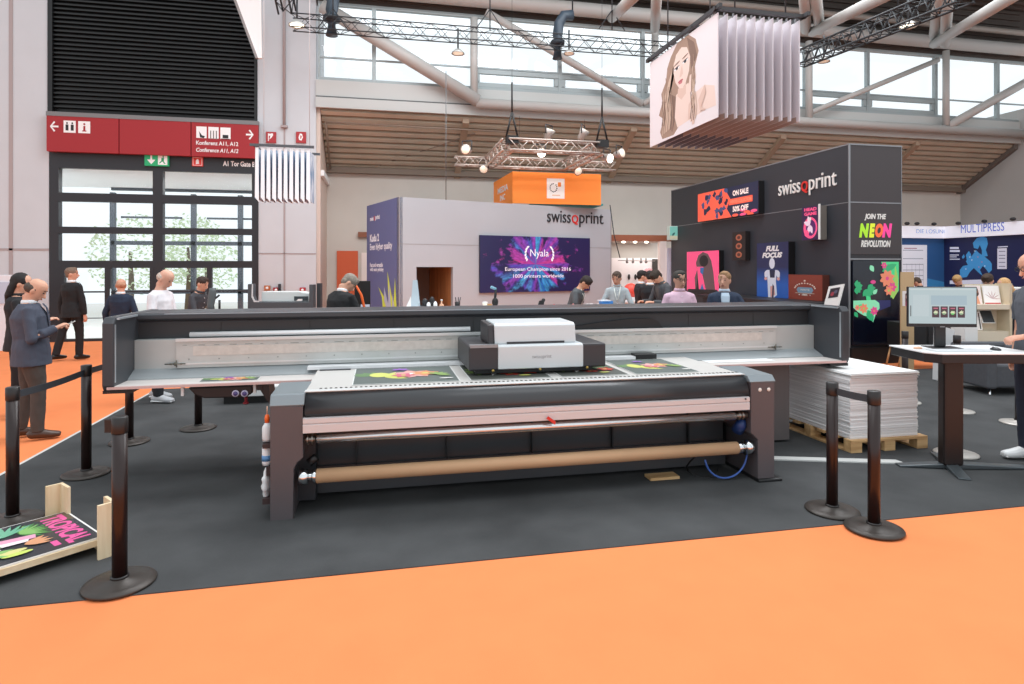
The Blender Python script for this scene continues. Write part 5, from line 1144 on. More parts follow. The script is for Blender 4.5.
# ================================================================= pallet with paper stack
pw = wood_mat('#b98f5f','#d8b381',3,0); PX0, PX1, PY0, PY1 = 4.34,5.20,5.03,6.25
t = thing('wooden_pallet','pine wooden pallet under the tall white paper stack','pallet',((PX0+PX1)/2,(PY0+PY1)/2,.006))
for i in range(3):
    y = PY0+(PY1-PY0-.10)*i/2
    for j in range(3): x = PX0+(PX1-PX0-.12)*j/2; MB().box(x,x+.12,y,y+.10,.028,.10).build('block', pw, t, bevel=.003)
for j in range(3): x = PX0+(PX1-PX0-.12)*j/2; MB().box(x,x+.12,PY0,PY1,.006,.028).build('bottom_board', pw, t, bevel=.003)
for i in range(7): y = PY0+(PY1-PY0-.1)*i/6; MB().box(PX0,PX1,y,y+.10,.10,.125).build('deck_board', pw, t, bevel=.003)
def strata(nt,b):
    tc = nt.nodes.new('ShaderNodeTexCoord'); mp = nt.nodes.new('ShaderNodeMapping'); mp.inputs['Scale'].default_value=(.6,.6,160); n = nt.nodes.new('ShaderNodeTexNoise'); n.inputs['Scale'].default_value=1; n.inputs['Detail'].default_value=3
    r = nt.nodes.new('ShaderNodeValToRGB'); r.color_ramp.elements[0].color=lin('#d2d0d0')+(1,); r.color_ramp.elements[1].color=lin('#f3f2f2')+(1,); r.color_ramp.elements[0].position=.3; r.color_ramp.elements[1].position=.65
    nt.links.new(tc.outputs['Object'],mp.inputs[0]); nt.links.new(mp.outputs[0],n.inputs['Vector']); nt.links.new(n.outputs['Fac'],r.inputs[0]); nt.links.new(r.outputs[0],b.inputs['Base Color']); b.inputs['Roughness'].default_value=.7
t = thing('paper_stack','tall stack of white board sheets on the pallet right of the printer','paper stack',(4.76,5.64,.125)); q = MB(); R = random.Random(4); z = .125; n = 60
while z < .70:
    d = R.uniform(-.006,.006); e = R.uniform(-.006,.006); hh = R.uniform(.006,.014); q.box(PX0+.03+d,PX1-.07+d,PY0+.05+e,PY1-.06+e,z,z+hh); z += hh
q.build('sheets', node_mat('paper_edges', strata), t)
q = MB()
for i in range(7): q.box(PX0+.02+R.uniform(0,.02),PX1-.06,PY0+.03+R.uniform(0,.02),PY1-.05,z+i*.006,z+i*.006+.0035)
q.build('top_sheets', whitep, t)
# floor cable strip
A = WZ(770,461,0); B = WZ(905,465,0); B2 = WZ(950,466,0)
t = tag(MB().quadbox(Vector((A.x,A.y,.006)),Vector((B.x,B.y,.006)),Vector((B.x,B.y+.1,.006)),Vector((A.x,A.y+.1,.006)),(0,0,.012)).build('cable_cover', M('#c9cac8',.5)),'flat pale strip on the dark carpet between the printer and the monitor table','cable cover'); center(t)
# ================================================================= monitor table
c = WZ(953,470,0); RT = -math.radians(12.1)
t = thing('standing_table','high black standing table with white top edge, square dark column and splayed silver feet','table',(c.x,c.y,.006),RT)
k = dict(local=True)
q = MB(); q.prism([(-.32,-.10,.945),(-.23,-.20,.945),(.50,-.20,.945),(.58,-.12,.945),(.58,.36,.945),(-.32,.36,.945)],(0,0,.075)); q.build('table_frame', M('#17171a',.4), t, bevel=.006, **k)
q = MB(); q.prism([(-.33,-.105,1.02),(-.235,-.21,1.02),(.505,-.21,1.02),(.59,-.125,1.02),(.59,.37,1.02),(-.33,.37,1.02)],(0,0,.012)); q.build('table_top', M('#e9ebec',.35), t, bevel=.003, **k)
MB().box(-.085,.085,-.02,.08,.03,.945).build('column', M('#1a1110',.4,.0), t, bevel=.02, **k)
MB().box(.095,.10,.05,.055,.6,.94).build('cable', M('#cfc9bf',.5), t, **k)
fm = M('#5d6468',.35,.6)
for dx,dy,L in ((-.42,.06,0),(-.10,-.32,0),(.78,-.02,0),(.16,.42,0)):
    d = Vector((dx,dy,0)); n_ = Vector((-dy,dx,0)).normalized()
    q = MB(); b0 = Vector((0,.04,.05)); e = d+Vector((0,.04,.015))
    q.add([b0-n_*.05,b0+n_*.05,e+n_*.045,e-n_*.045,b0-n_*.05-Vector((0,0,.045)),b0+n_*.05-Vector((0,0,.045)),e+n_*.045-Vector((0,0,.014)),e-n_*.045-Vector((0,0,.014))],[(0,1,2,3),(4,7,6,5),(0,4,5,1),(1,5,6,2),(2,6,7,3),(3,7,4,0)])
    q.build('foot', fm, t, bevel=.006, **k)
def tl(x,y,z=1.032): return Matrix.Translation(c) @ Matrix.Rotation(RT,4,'Z') @ Vector((x,y,z))
m = thing('computer_monitor','black framed monitor showing a layout page with four small pictures','monitor',tl(.03,.18),RT+math.radians(-6))
MB().box(-.13,.13,-.10,.10,0,.012).build('stand_base', black, m, bevel=.01, **k); MB().box(-.045,.045,.02,.05,.012,.34).build('stand_neck', M('#1f2022',.4), m, bevel=.006, **k)
sc_ = MB().box(-.29,.29,-.005,.025,.19,.55).build('housing', M('#1a1b1e',.35), m, bevel=.004, **k)
a = Art((-.283,-.0052,.22),(1,0,0),(0,0,1),.566,.323); a.rect(0,1,0,1,E('#c6d9dd',.9)); a.rect(.33,.86,.52,.78,E('#b4cbd6',.9)); a.rect(.02,.98,.93,.96,E('#d9e6e8',.9)); a.rect(.02,.035,.2,.5,M('#5d6a70',.3)); a.rect(.06,.3,.2,.8,E('#cfdfe3',.9))
for i in range(4):
    u = .345+i*.125; a.rect(u,u+.108,.17,.48,M('#46363f',.3,emit=.1)); a.oval(u+.054,.30,.03,.055,M('#7fa884',.3,emit=.2) if i!=2 else M('#5fc06a',.3,emit=.3),10); a.fan(u+.054,.30,.04,.008,0,3,5,M('#c9d8b8',.3,emit=.2)); a.rect(u+.02,u+.088,.41,.44,M('#b56a80',.3,emit=.2))
a.oval(.48,.965,.02,.006,M('#888888'),8); a.build('display', sc_, None) if False else a.mb.build('display', None, sc_, local=True)
MB().box(-.02,.02,-.0065,-.005,.188,.196).build('maker_plate', M('#8a8d90',.4), sc_, **k)
kb = thing('keyboard','flat silver keyboard lying before the monitor','keyboard',tl(.02,-.04),RT); MB().box(-.24,.24,-.07,.07,0,.012).build('case', M('#c3c6c8',.4), kb, bevel=.004, **k)
q = MB()
for i in range(15):
    for j in range(5): q.box(-.228+i*.0305,-.228+i*.0305+.026,-.060+j*.025,-.060+j*.025+.020,.012,.016)
q.build('keys', M('#e6e8ea',.5), kb, **k)
ms = thing('computer_mouse','dark computer mouse right of the keyboard on the standing table','mouse',tl(.37,.0),RT); MB().ell((0,0,.012),(.032,.05,.020)).build('shell', M('#2b2d30',.35), ms, **k); MB().ell((0,.028,.029),(.004,.012,.005)).build('scroll_wheel', M('#6a6d70',.4), ms, **k)
for px,lab in ((899,'x'),):
    o = crumple('paper_scrap','small beige crumpled scrap left of the monitor foot on the standing table','paper',tl(-.24,.1,1.045),(.035,.03,.012),M('#d9a98a',.7),5)
# ================================================================= stands at the right rear
t = thing('exhibition_stand','blue and navy stand with lit white header and map of Europe','stand',(15.5,14.5,0))
YW = 15.7; A = WY(944,268,YW); XR = A.x; zt3 = WY(944,227,YW).z; zh = WY(944,238.5,YW).z
MB().box(9.9,XR,YW,YW+.1,0,zh).build('back_wall', M('#2d6ea8',.5), t); MB().box(XR,XR+.1,10.5,YW+.1,0,zh).build('side_wall', M('#1c2350',.5), t)
hm_ = M('#e9ecf6',.5,emit=.3)
MB().box(9.9,XR,YW-.15,YW,zh,zt3).build('header', hm_, t); MB().box(XR-.15,XR,10.5,YW-.15,zh,zt3).build('header', hm_, t)
q = MB(); text_mesh('MULTIPRESS',q,(XR-.153,WX(961,234,XR-.15).y,zh+.12),(0,-1,0),(0,0,1),WX(961,234,XR).y-WX(1004,228,XR).y,.24,M('#5a6fc0',.5,emit=.3),.003); text_mesh('DIE LÖSUNG',q,(WY(912,232,YW).x,YW-.153,zh+.14),(1,0,0),(0,0,1),1.1,.15,M('#8aa0c8',.5,emit=.3),.003); q.build('lettering', None, t)
for i in range(6): y = 11+i*.8; MB().ell((XR-.25,y,zt3+.06),(.07,.07,.05)).build('arm_spotlight', darker, t)
for px in (907,917,934): p = WY(px,227,YW-.3); MB().ell((p.x,YW-.3,zt3+.06),(.07,.07,.05)).build('arm_spotlight', darker, t)
p0 = WY(902,292,YW-.03); p1 = WY(927.5,245,YW-.03); a = Art((p0.x,YW-.012,p0.z),(1,0,0),(0,0,1),p1.x-p0.x,p1.z-p0.z); a.rect(0,1,0,1,M('#d5d9e2',.5,emit=.25)); dk = M('#7a8498',.5)
for v in (.88,.70,.58,.46,.34,.25): a.rect(.05,.85,v,v+.012,dk)
for u in (.2,.4,.55,.7,.85): a.rect(u,u+.008,.1,.6,dk)
a.rect(.1,.6,.92,.935,M('#a05a70')); a.build('diagram_poster', t)
q = Art((XR-2.4,YW-.002,0),(1,0,0),(0,0,1),2.4,zh); q.poly([(.3,.62),(1,.50),(1,1),(.3,1)],M('#2a5c94',.5)); q.poly([(.3,.0),(1,.0),(1,.5),(.3,.62)],M('#3a8cc8',.5)); q.build('wall_print', t)
B = WX(1024,268,XR-.01); a0y = WX(945,268,XR).y; W_ = a0y-10.5; a = Art((XR-.004,a0y,0),(0,-1,0),(0,0,1),W_,zh)
def mu(px,py): p = WX(px,py,XR); return ((a0y-p.y)/W_, p.z/zh)
eu = M('#3f93cf',.5,emit=.15)
a.poly([mu(*p) for p in ((960,278),(960,270),(963,266),(968,265),(966,261),(972,256),(976,250),(979,253),(984,256),(990,261),(992,264),(992,270),(989,273),(986,269),(983,266),(980,270),(983,276),(978,272),(974,268),(970,272),(967,277))],eu)
a.poly([mu(*p) for p in ((974,248),(973,243),(977,238),(983,235),(987,238),(988,244),(986,250),(988,256),(982,257),(982,250),(980,245),(978,249))],eu); a.poly([mu(*p) for p in ((967,260),(966,255),(969,251),(971,254),(972,259))],eu); a.poly([mu(*p) for p in ((962,257),(964,254),(965,257),(963,259))],eu)
R = random.Random(2)
for p in ((972,260),(970,257),(978,257),(982,262),(975,251),(966,269),(985,266),(979,267)): a.oval(*mu(*p),.004,.006,M('#c86a8a' if R.random()<.4 else '#cfe0f0',.5,emit=.2),6)
wl2 = M('#cfd6e8',.5,emit=.2)
for y0,y1,x1 in ((247,249,959),(250,252,960),(254.5,255.5,959),(256.5,257.3,957),(258.7,259.6,960)): a.poly([mu(950,y0),mu(x1,y0),mu(x1,y1),mu(950,y1)],wl2)
a.poly([mu(998,246.5),mu(1008,246),mu(1008,247),mu(998,247.5)],wl2); a.poly([mu(997.5,248.5),mu(1007,248),mu(1007,269),mu(997.5,269)],M('#c9cddc',.5,emit=.2))
for y in (251,255,258,262,266): a.poly([mu(999,y),mu(1005.5,y),mu(1005.5,y+.7),mu(999,y+.7)],M('#6a7290'))
a.poly([mu(950,280.5),mu(984,279.5),mu(984,284),mu(950,284)],wl2); a.build('map_print', t)
# brochure shelf
S = WT(991,378,9.7); t = thing('brochure_shelf','beige display shelf with brochures behind the standing table','shelf',(S.x,S.y,.006),RT)
W2 = .27; sh_ = M('#dccfba',.5); zf = lambda y: 1.75+(268-y)/620*9.7
MB().box(-.40,.33,.06,.32,.006,zf(346)).build('base_cabinet', sh_, t, bevel=.006, **k)
MB().box(-.42,-.22,-.02,.3,.006,zf(326)).build('end_panel', M('#e6e6e4',.5), t, bevel=.004, **k)
MB().box(-.22,.33,.04,.32,zf(346),zf(332)).build('lower_front', M('#d9ccb6',.5), t, **k); MB().box(-.22,.33,.28,.32,zf(332),zf(285)).build('back_board', sh_, t, **k); MB().box(-.24,.34,.02,.32,zf(308)-.03,zf(305)).build('shelf_board', sh_, t, **k); MB().box(.31,.35,.02,.32,zf(346),zf(284)).build('side_panel', M('#cdbda2',.5), t, **k)
def bro(px0,px1,y0,y1,lab,paint,cat='brochure',tilt=.06):
    x0 = (px0-991)/620*9.7; x1 = (px1-991)/620*9.7; o = thing('brochure',lab,cat,Vector((S.x,S.y,0))+Matrix.Rotation(RT,3,'Z')@Vector(((x0+x1)/2,.15,zf(y1))),RT,'brochures on the beige shelf')
    w = x1-x0; h = zf(y0)-zf(y1); MB().quadbox((-w/2,0,0),(w/2,0,0),(w/2,tilt,h),(-w/2,tilt,h),(0,.008,0)).build('cover', M('#ece9e6',.5), o, **k)
    v_ = Vector((0,tilt,h)); a = Art((-w/2,-.001,0),(1,0,0),v_,w,v_.length); paint(a); a.mb.build('cover_print', None, o, local=True)
def lady(a): a.rect(.05,.95,.03,.97,M('#ead9d6',.5)); a.poly([(.55,.9),(.8,.85),(.85,.55),(.7,.4),(.6,.6)],M('#4a2f28')); a.oval(.62,.68,.14,.13,M('#e0a080'),14); a.poly([(.3,.03),(.42,.35),(.6,.5),(.75,.42),(.85,.03)],M('#dd9878')); a.poly([(.1,.03),(.4,.03),(.35,.2),(.15,.22)],M('#c0432e'))
def wiry(a): a.rect(.03,.97,.03,.97,M('#f3f1f0')); [a.leaf(.5,.3,.5,.02,x*.5,M('#b98a90')) for x in range(6)]; a.rect(.03,.97,.03,.09,M('#c8423e'))
def darkc(a): a.rect(.08,.98,.05,.95,M('#33383c'))
bro(975,990,286,305,'brochure with dark-haired bare-shouldered woman on the cover, on the beige shelf',lady); bro(992,1009,286,305,'white brochure with thin red line drawing, beside the woman brochure on the shelf',wiry)
bro(978,990,313,331,'white brochure slanting on the lower shelf',lambda a: a.rect(.8,.9,.05,.95,M('#333333'))); bro(990,1003,311,324,'dark brochure lying slanted on the lower shelf',darkc,tilt=.1)
# grey armchair behind man
p = WZ(998,398,0); t = thing('armchair','dark grey upholstered armchair on small metal feet behind the man with the tattooed arm','armchair',(p.x+.45,p.y+.35,.006),RT)
gm = M('#4b4d52',.7,noise=.08,scale=20); MB().box(-.35,.35,-.3,.35,.10,.42).build('seat', gm, t, bevel=.03, **k); MB().box(-.42,-.28,-.33,.35,.09,.62).build('armrest', gm, t, bevel=.03, **k); MB().box(.28,.42,-.33,.35,.09,.62).build('armrest', gm, t, bevel=.03, **k); MB().box(-.42,.42,.28,.42,.09,.66).build('backrest', gm, t, bevel=.04, **k)
for x in (-.34,.34):
    for y in (-.26,.34): MB().lathe([(.022,0),(.012,.012),(.010,.10)],(x,y,0),10).build('leg', chrome, t, **k)
# cardboard panel with poster, low dark cabinet and chair behind the table
p = WT(907,360,10.5); t = thing('cardboard_panel','tan cardboard panel with a small portrait card, right of the neon screen','panel',(p.x,p.y,0),RT)
zz = lambda y: 1.75+(268-y)/620*10.5
MB().box(-.10,.12,0,.03,.006,zz(272)).build('panel', M('#c4a67f',.6), t, **k); a = Art((-.08,-.002,zz(306)),(1,0,0),(0,0,1),.16,zz(291)-zz(306)); a.rect(0,1,0,1,M('#e9e2e0')); a.poly([(.3,0),(.3,.8),(.6,.95),(.8,.7),(.7,0)],M('#6a3a3a')); a.oval(.52,.6,.16,.16,M('#e0b8a8'),12); a.poly([(.3,0),(.4,.35),(.7,.35),(.85,0)],M('#c05a78')); a.mb.build('portrait_card', None, t, local=True)
p = WT(925,372,10.6); t = thing('low_cabinet','black low cabinet behind the monitor, on the right','cabinet',(p.x,p.y,.006),RT); MB().box(-.35,.55,.1,.5,.35,zz(324)).build('body', M('#202124',.5), t, bevel=.01, **k); MB().box(-.33,.08,.09,.1,.38,zz(326)).build('door', M('#2a2b2f',.5), t, **k); MB().box(.12,.53,.09,.1,.38,zz(326)).build('door', M('#2a2b2f',.5), t, **k)
for x in (-.3,.5):
    for y in (.13,.47): MB().tube((x,y,.35),(x+(.08 if x>0 else -.08),y,0.0),.016).build('leg', wood_mat('#b98a5a','#d2a878',5,2), t, **k)
p = WT(944,345,9.6); t = thing('paper_bag','white tilted bag on the floor behind the monitor column','bag',(p.x,p.y,.006),RT); zz2 = lambda y: 1.75+(268-y)/620*9.6
MB().prism([(-.10,0,0),(.16,0,0),(.17,0,zz2(330)),(-.08,0,zz2(326))],(0,.12,0)).build('bag_body', M('#d8d9da',.6), t, bevel=.005, **k); MB().path([(-.03,0,zz2(327)),(-.02,0,zz2(321)),(.08,0,zz2(321)),(.10,0,zz2(329))],.006).build('handle', M('#55575a',.6), t, **k)
# white counter tops left of map
p = WT(975,300,12.2); t = thing('reception_counter','white counter of the blue stand behind the monitor','counter',(p.x,p.y,.006),RT); zz3 = lambda y: 1.75+(268-y)/620*12.2
MB().box(-.6,1.2,0,.5,.006,zz3(290)).build('body', M('#e5e7ea',.5), t, bevel=.01, **k); MB().box(-.63,1.23,-.03,.53,zz3(290),zz3(288)).build('top', white, t, bevel=.005, **k)
# ================================================================= middle rear stand with brown beam
t = thing('exhibition_stand','bright white rear stand with brown beam and small downlights','stand',(8.0,17.3,0))
Yb = 16.9; bz0, bz1 = WY(640,241,Yb).z, WY(640,235,Yb).z; X0_ = WY(607,238,Yb).x; X1_ = WY(673,238,Yb).x
MB().box(X0_-.3,X1_+.1,Yb,Yb+.15,bz0,bz1).build('beam', M('#9a5f45',.6), t)
MB().box(X0_-.3,X1_+.1,Yb+.15,YB-.05,bz0+.02,bz0+.06).build('canopy', M('#cfc2b6',.6), t)
MB().box(X0_-.3,X1_+.3,YB-.35,YB-.25,0,WY(640,258,YB-.3).z).build('back_wall', M('#f2efef',.6,emit=.1), t); 
q = MB(); q.box(WY(660,268,Yb).x,WY(666.5,268,Yb).x,Yb,Yb+.15,0,bz0); q.build('column', M('#f3ebe8',.5), t)
MB().box(WY(652,268,YB-.36).x,WY(660,268,YB-.36).x,YB-.40,YB-.36,0,WY(655,259,YB-.4).z).build('dark_panel', M('#4a4745',.6), t)
for px in (627,638.5,650): p = WY(px,241.5,Yb+.05); MB().ell((p.x,Yb+.3,bz0-.02),(.06,.06,.03)).build('downlight', M('#fff1dc',.4,emit=6), t)
for px in (627,633,641,646): p = WY(px,262,Yb+.8); q = MB(); q.tube(p+Vector((0,0,.0)),p+Vector((0,0,.12)),.02); q.ell(p,(.04,.06,.04)); q.build('track_spotlight', M('#8a8583',.5), t)
MB().tube(WY(618,260.5,Yb+.8),WY(655,261,Yb+.8),.012).build('track_rail', M('#b8b0ac',.5), t)
for px in (629,635.5,641): 
    p = WY(px,277,YB-.38); MB().ell(p,(.045,.03,.09)).build('exhibit', M('#2a2626',.5), t)
o = WY(649,274,YB-.38); q = MB(); 
for kk in range(9): an = 2*PI*kk/9; q.ell(o+Vector((.16*math.cos(an),0,.16*math.sin(an)-.05)),(.09,.02,.09))
q.build('pink_wall_print', M('#e6b3b8',.6), t)
p = WT(631,304,14.); s = thing('red_display_ball','large red ball display on the white counter of the rear stand','display',(p.x,p.y,1.1)); MB().ell(p+Vector((0,0,.30)),(.17,.17,.17),n=24,k=16).build('ball', M('#df4a3c',.5), s); MB().lathe([(.12,0),(.10,.1),(.08,.18)],p+Vector((0,0,0.06)),16).build('foot', white, s)
s = thing('white_counter','white counter carrying the red ball in the rear stand','counter',(p.x,p.y,0.)); MB().box(p.x-.5,p.x+.75,p.y-.25,p.y+.3,0.006,p.z+.05).build('body', M('#eceaea',.5), s, bevel=.01); MB().box(p.x-.52,p.x+.77,p.y-.28,p.y+.32,p.z+.05,p.z+.08).build('top', white, s)
t = thing('roll_up_banner','narrow pale lilac banner beside the far end of the dark stand','banner',(WY(669,268,16.4).x,16.85,0)); a_ = WY(667,248,16.85); b_ = WY(672,300,16.85); MB().box(a_.x,b_.x,16.83,16.86,.1,a_.z).build('fabric', M('#d8d8ec',.6), t); MB().box(a_.x-.02,b_.x+.02,16.8,16.9,.006,.1).build('cassette', steel, t)
# ================================================================= counter and small things behind the printer
t = thing('reception_counter','long white counter behind the printer, in front of the grey stand','counter',(3.2,9.3,0)); CZ = 1.13
MB().box(.3,5.6,9.0,9.6,.006,CZ-.03).build('body', M('#d9d9da',.5), t, bevel=.01); MB().box(.26,5.64,8.96,9.64,CZ-.03,CZ).build('top', white, t, bevel=.005)
def cp(px): p = WZ(px,308,CZ); q_ = WY(px,300,9.3); return Vector((q_.x,9.3,CZ))
def sz(dpx): return dpx/620*9.6
def item(name,lab,cat,px): p = cp(px); return thing(name,lab,cat,p), p
t,p = item('brochure_holder','tall pale blue brochure standing before the niche of the grey stand','brochure',414.5)
MB().prism([p+Vector((-.06,0,0)),p+Vector((.09,0,0)),p+Vector((.045,.05,.44)),p+Vector((-.02,.05,.44))],(0,.02,0)).build('leaflet', M('#bac9d2',.5), t); MB().box(p.x-.07,p.x+.10,p.y-.03,p.y+.06,CZ,CZ+.02).build('foot', M('#cfd2d4',.3), t)
t,p = item('paper_cone','small white folded card left of the pale blue brochure','card',409); MB().prism([p+Vector((-.06,-.02,0)),p+Vector((.03,-.02,0)),p+Vector((.03,0,.2))],(0,.06,0)).build('card', whitep, t); MB().box(p.x-.07,p.x+.04,p.y-.03,p.y+.05,CZ,CZ+.006).build('base', white, t)
for px,lab,wd,hh in ((425,'black office object left of centre before the niche',.10,.13),(432,'black office object right of centre before the niche',.09,.15)):
    t,p = item('desk_object',lab,'desk object',px); MB().box(p.x-wd*.7,p.x+wd*.7,p.y-.05,p.y+.05,CZ,CZ+hh*.5).build('body', black, t, bevel=.015); MB().ell(p+Vector((.0,0,hh*.8)),(wd*.45,.04,hh*.5)).build('top', darker, t); MB().ell(p+Vector((wd*.5,-.05,hh*.5)),(.03,.02,.05)).build('white_tag', white, t)
t,p = item('hand_sanitiser','small orange-beige bottle at the right corner of the niche','bottle',441.5); MB().lathe([(.035,0),(.035,.07),(.012,.09),(.010,.13)],p,12).build('bottle_body', M('#d8a888',.5), t); MB().lathe([(.014,.13),(.014,.15)],p,10).build('cap', white, t)
t,p = item('pen_cup','black cup with pens at the right of the niche','cup',457.5); MB().lathe([(.035,0),(.042,.11),(.036,.11),(.032,.01)],p,16).build('cup', black, t)
for dx in (-.02,.01,.03): MB().tube(p+Vector((dx*.5,0,.05)),p+Vector((dx*1.6,0,.18)),.007).build('pen', darker, t)
t,p = item('desk_arm_stand','black articulated stand on the counter below the left of the screen','stand',494.5); MB().box(p.x-.05,p.x+.22,p.y-.06,p.y+.06,CZ,CZ+.03).build('base', black, t, bevel=.01); MB().tube(p+Vector((0,0,.03)),p+Vector((.02,0,.30)),.02).build('arm', black, t); MB().ell(p+Vector((.01,0,.10)),(.05,.04,.07)).build('joint', black, t); MB().tube(p+Vector((.02,0,.30)),p+Vector((-.06,-.03,.33)),.022).build('lamp_head', M('#7fb0c8',.4), t)
for px,c_,lab in ((485,'#f0e7d8','cream paper cup left of the black articulated stand'),(489.5,'#d8b078','small tan box between cup and black articulated stand')):
    t,p = item('desk_item',lab,'cup' if px==485 else 'box',px)
    if px==485: MB().lathe([(.03,0),(.04,.10),(.036,.10),(.028,.01)],p,16).build('cup', M(c_,.5), t); MB().lathe([(.041,.095),(.041,.105),(.03,.108)],p,16).build('rim', white, t)
    else: MB().box(p.x-.03,p.x+.03,p.y-.03,p.y+.03,CZ,CZ+.06).build('box_body', M(c_,.6), t); MB().box(p.x-.032,p.x+.032,p.y-.032,p.y+.032,CZ+.06,CZ+.075).build('lid', M('#b98a58',.6), t)
t,p = item('card_terminal','small black tilted card terminal on the counter below the screen','terminal',541); MB().prism([p+Vector((-.05,0,0)),p+Vector((.04,0,0)),p+Vector((.06,0,.13)),p+Vector((-.02,0,.11))],(0,.05,0)).build('body', black, t, bevel=.006); MB().ell(p+Vector((.045,.02,.12)),(.03,.03,.03)).build('sensor', darker, t)
for px,c_,lab,w_ in ((554,'#d9686a','small red leaflet left of the grey t-shirt man',.05),(563.5,'#f0eeee','white cup by the arm of the grey t-shirt man',.05),(573,'#e08a8a','small pink leaflet in front of the grey t-shirt man',.05),(598,'#e8e0dc','white papers between the two men at the counter',.14),(590,'#e9e9e9','white crumpled tissue right of the grey t-shirt man',.07)):
    o = crumple('paper_item',lab,'paper',cp(px)+Vector((0,0,.02)),(w_,.05,.035),M(c_,.6),int(px))
t,p = item('blue_box','flat bright blue box on the counter left of the light shirt man','box',606); MB().box(p.x-.09,p.x+.09,p.y-.08,p.y+.08,CZ,CZ+.10).build('box_body', M('#2b73b8',.5), t, bevel=.005); MB().box(p.x-.12,p.x+.04,p.y-.1,p.y+.06,CZ+.10,CZ+.115).build('lid', M('#dfe6ee',.5), t)
t,p = item('laptop','silver laptop seen edge on under the indigo wall','laptop',371); MB().box(p.x-.14,p.x+.22,p.y-.1,p.y+.1,CZ,CZ+.02).build('base', M('#7a7d84',.4,.4), t); MB().quadbox(p+Vector((-.15,.1,.02)),p+Vector((-.02,.1,.02)),p+Vector((-.02,.13,.08)),p+Vector((-.15,.13,.08)),(0,.01,0)).build('screen', M('#a0a5b2',.4), t)
# black monitor and orange chair by bowed man
p = WY(361,290,9.6); t = thing('black_display','tall black display panel between the bowed man and the indigo wall','display',(p.x,9.6,0.006)); a_ = WY(354.5,281,9.6); b_ = WY(367,309,9.6)
MB().box(a_.x,b_.x+.05,9.6,9.66,.9,a_.z).build('panel', M('#0d0d0f',.5), t, bevel=.004); MB().box(a_.x+.06,b_.x-.02,9.66,9.70,.03,1.2).build('leg', black, t); MB().box(a_.x-.05,b_.x+.1,9.5,9.85,.006,.03).build('foot', black, t)
p = WT(350,304,9.0); t = thing('swivel_chair','chair with bright orange backrest rim behind the bowed man in the dark suit','chair',(p.x,p.y,.006)); om_ = M('#f06a2a',.5)
bk_ = [Vector((p.x-.24,p.y,1.13)),Vector((p.x-.22,p.y,1.35)),Vector((p.x-.10,p.y+.02,1.5)),Vector((p.x+.08,p.y+.02,1.5)),Vector((p.x+.16,p.y,1.36)),Vector((p.x+.24,p.y,1.0))]
MB().path(bk_,.018,n=10).build('backrest_rim', om_, t); MB().box(p.x-.22,p.x+.22,p.y-.02,p.y+.02,.95,1.12).build('backrest', M('#c9bfa8',.6), t, bevel=.01); MB().box(p.x-.24,p.x+.24,p.y-.44,p.y+.02,.74,.80).build('seat', om_, t, bevel=.03); MB().tube((p.x,p.y-.2,.06),(p.x,p.y-.2,.75),.03).build('column', chrome, t)
for kk in range(5): an = 2*PI*kk/5; MB().tube((p.x,p.y-.2,.08),(p.x+.28*math.cos(an),p.y-.2+.28*math.sin(an),.025),.018).build('leg', chrome, t)
# grey U shaped machine at the left rear
t = thing('cutting_machine','dark grey U-shaped machine housing with a white unit, behind the left of the printer','machine',WT(282,400,10.3)*1); t.location.z = .006
def g3(px,py): return WT(px,py,10.3)
pts = [(247.5,330),(247.5,284),(252,284),(252,296),(254,301),(258,302),(309,302),(309,284.5),(313,284.5),(313,330)]
ex = Vector((ST*.16,CT*.16,0)); MB().prism([g3(*p) for p in pts],ex).build('housing', M('#4b4f54',.45), t, bevel=.01)
MB().prism([g3(*p)-Vector((ST,CT,0))*.003 for p in ((252,284),(253,284),(253,296),(255,300.5),(259,301),(259,302.2),(254,302),(251.5,297))],ex*.02).build('edge_strip', M('#d9dcde',.4), t)
MB().prism([g3(*p)+ex*.9 for p in ((258,302),(258,292),(297,292),(300,293),(307,294),(307,302))],ex*2).build('white_unit', M('#d9dedd',.45), t, bevel=.008)
MB().prism([g3(*p)+ex*.3 for p in ((293,301),(293,296.5),(307,296.5),(307,301))],ex*.1).build('dark_control', M('#2f3c42',.4), t); MB().prism([g3(*p)+ex*.05 for p in ((296,301),(298,299),(302,299),(302,301))],ex*.1).build('paper_tag', white, t)
MB().prism([g3(*p)+ex*.9 for p in ((314,331),(314,283.5),(318,283.5),(318,331))],ex*.6).build('rear_post', M('#33363a',.45), t)
b0 = g3(247.5,400); MB().prism([g3(247.5,330),g3(313,330),Vector((g3(313,330).x,g3(313,330).y,.02)),Vector((g3(247.5,330).x,g3(247.5,330).y,.02))],ex).build('base', M('#d5d8d8',.5), t)
# hand-held scanner stand and lone black rod
p = WT(212,400,8.9); t = thing('tool_stand','grey and black upright tool on a thin black stand, left rear','stand',(p.x,p.y,.006)); zz4 = lambda y: 1.75+(268-y)/620*8.9
MB().loft([(p.x-.02,p.y,zz4(315)),(p.x-.02,p.y,zz4(305)),(p.x,p.y,zz4(297)),(p.x+.01,p.y,zz4(291)),(p.x+.01,p.y,zz4(288))],[.07,.05,.055,.05,.045],n=12).build('head', M('#5b6163',.5), t); MB().tube((p.x+.1,p.y,zz4(300)),(p.x+.1,p.y,zz4(313)),.016).build('rod', black, t); MB().path([(p.x+.03,p.y,zz4(299)),(p.x+.07,p.y,zz4(297)),(p.x+.10,p.y,zz4(295))],.014).build('clamp', black, t); MB().tube((p.x,p.y,.02),(p.x,p.y,zz4(313)),.025).build('pole', black, t); MB().lathe([(.2,0),(.2,.02)],(p.x,p.y,0.006),20).build('base', black, t)
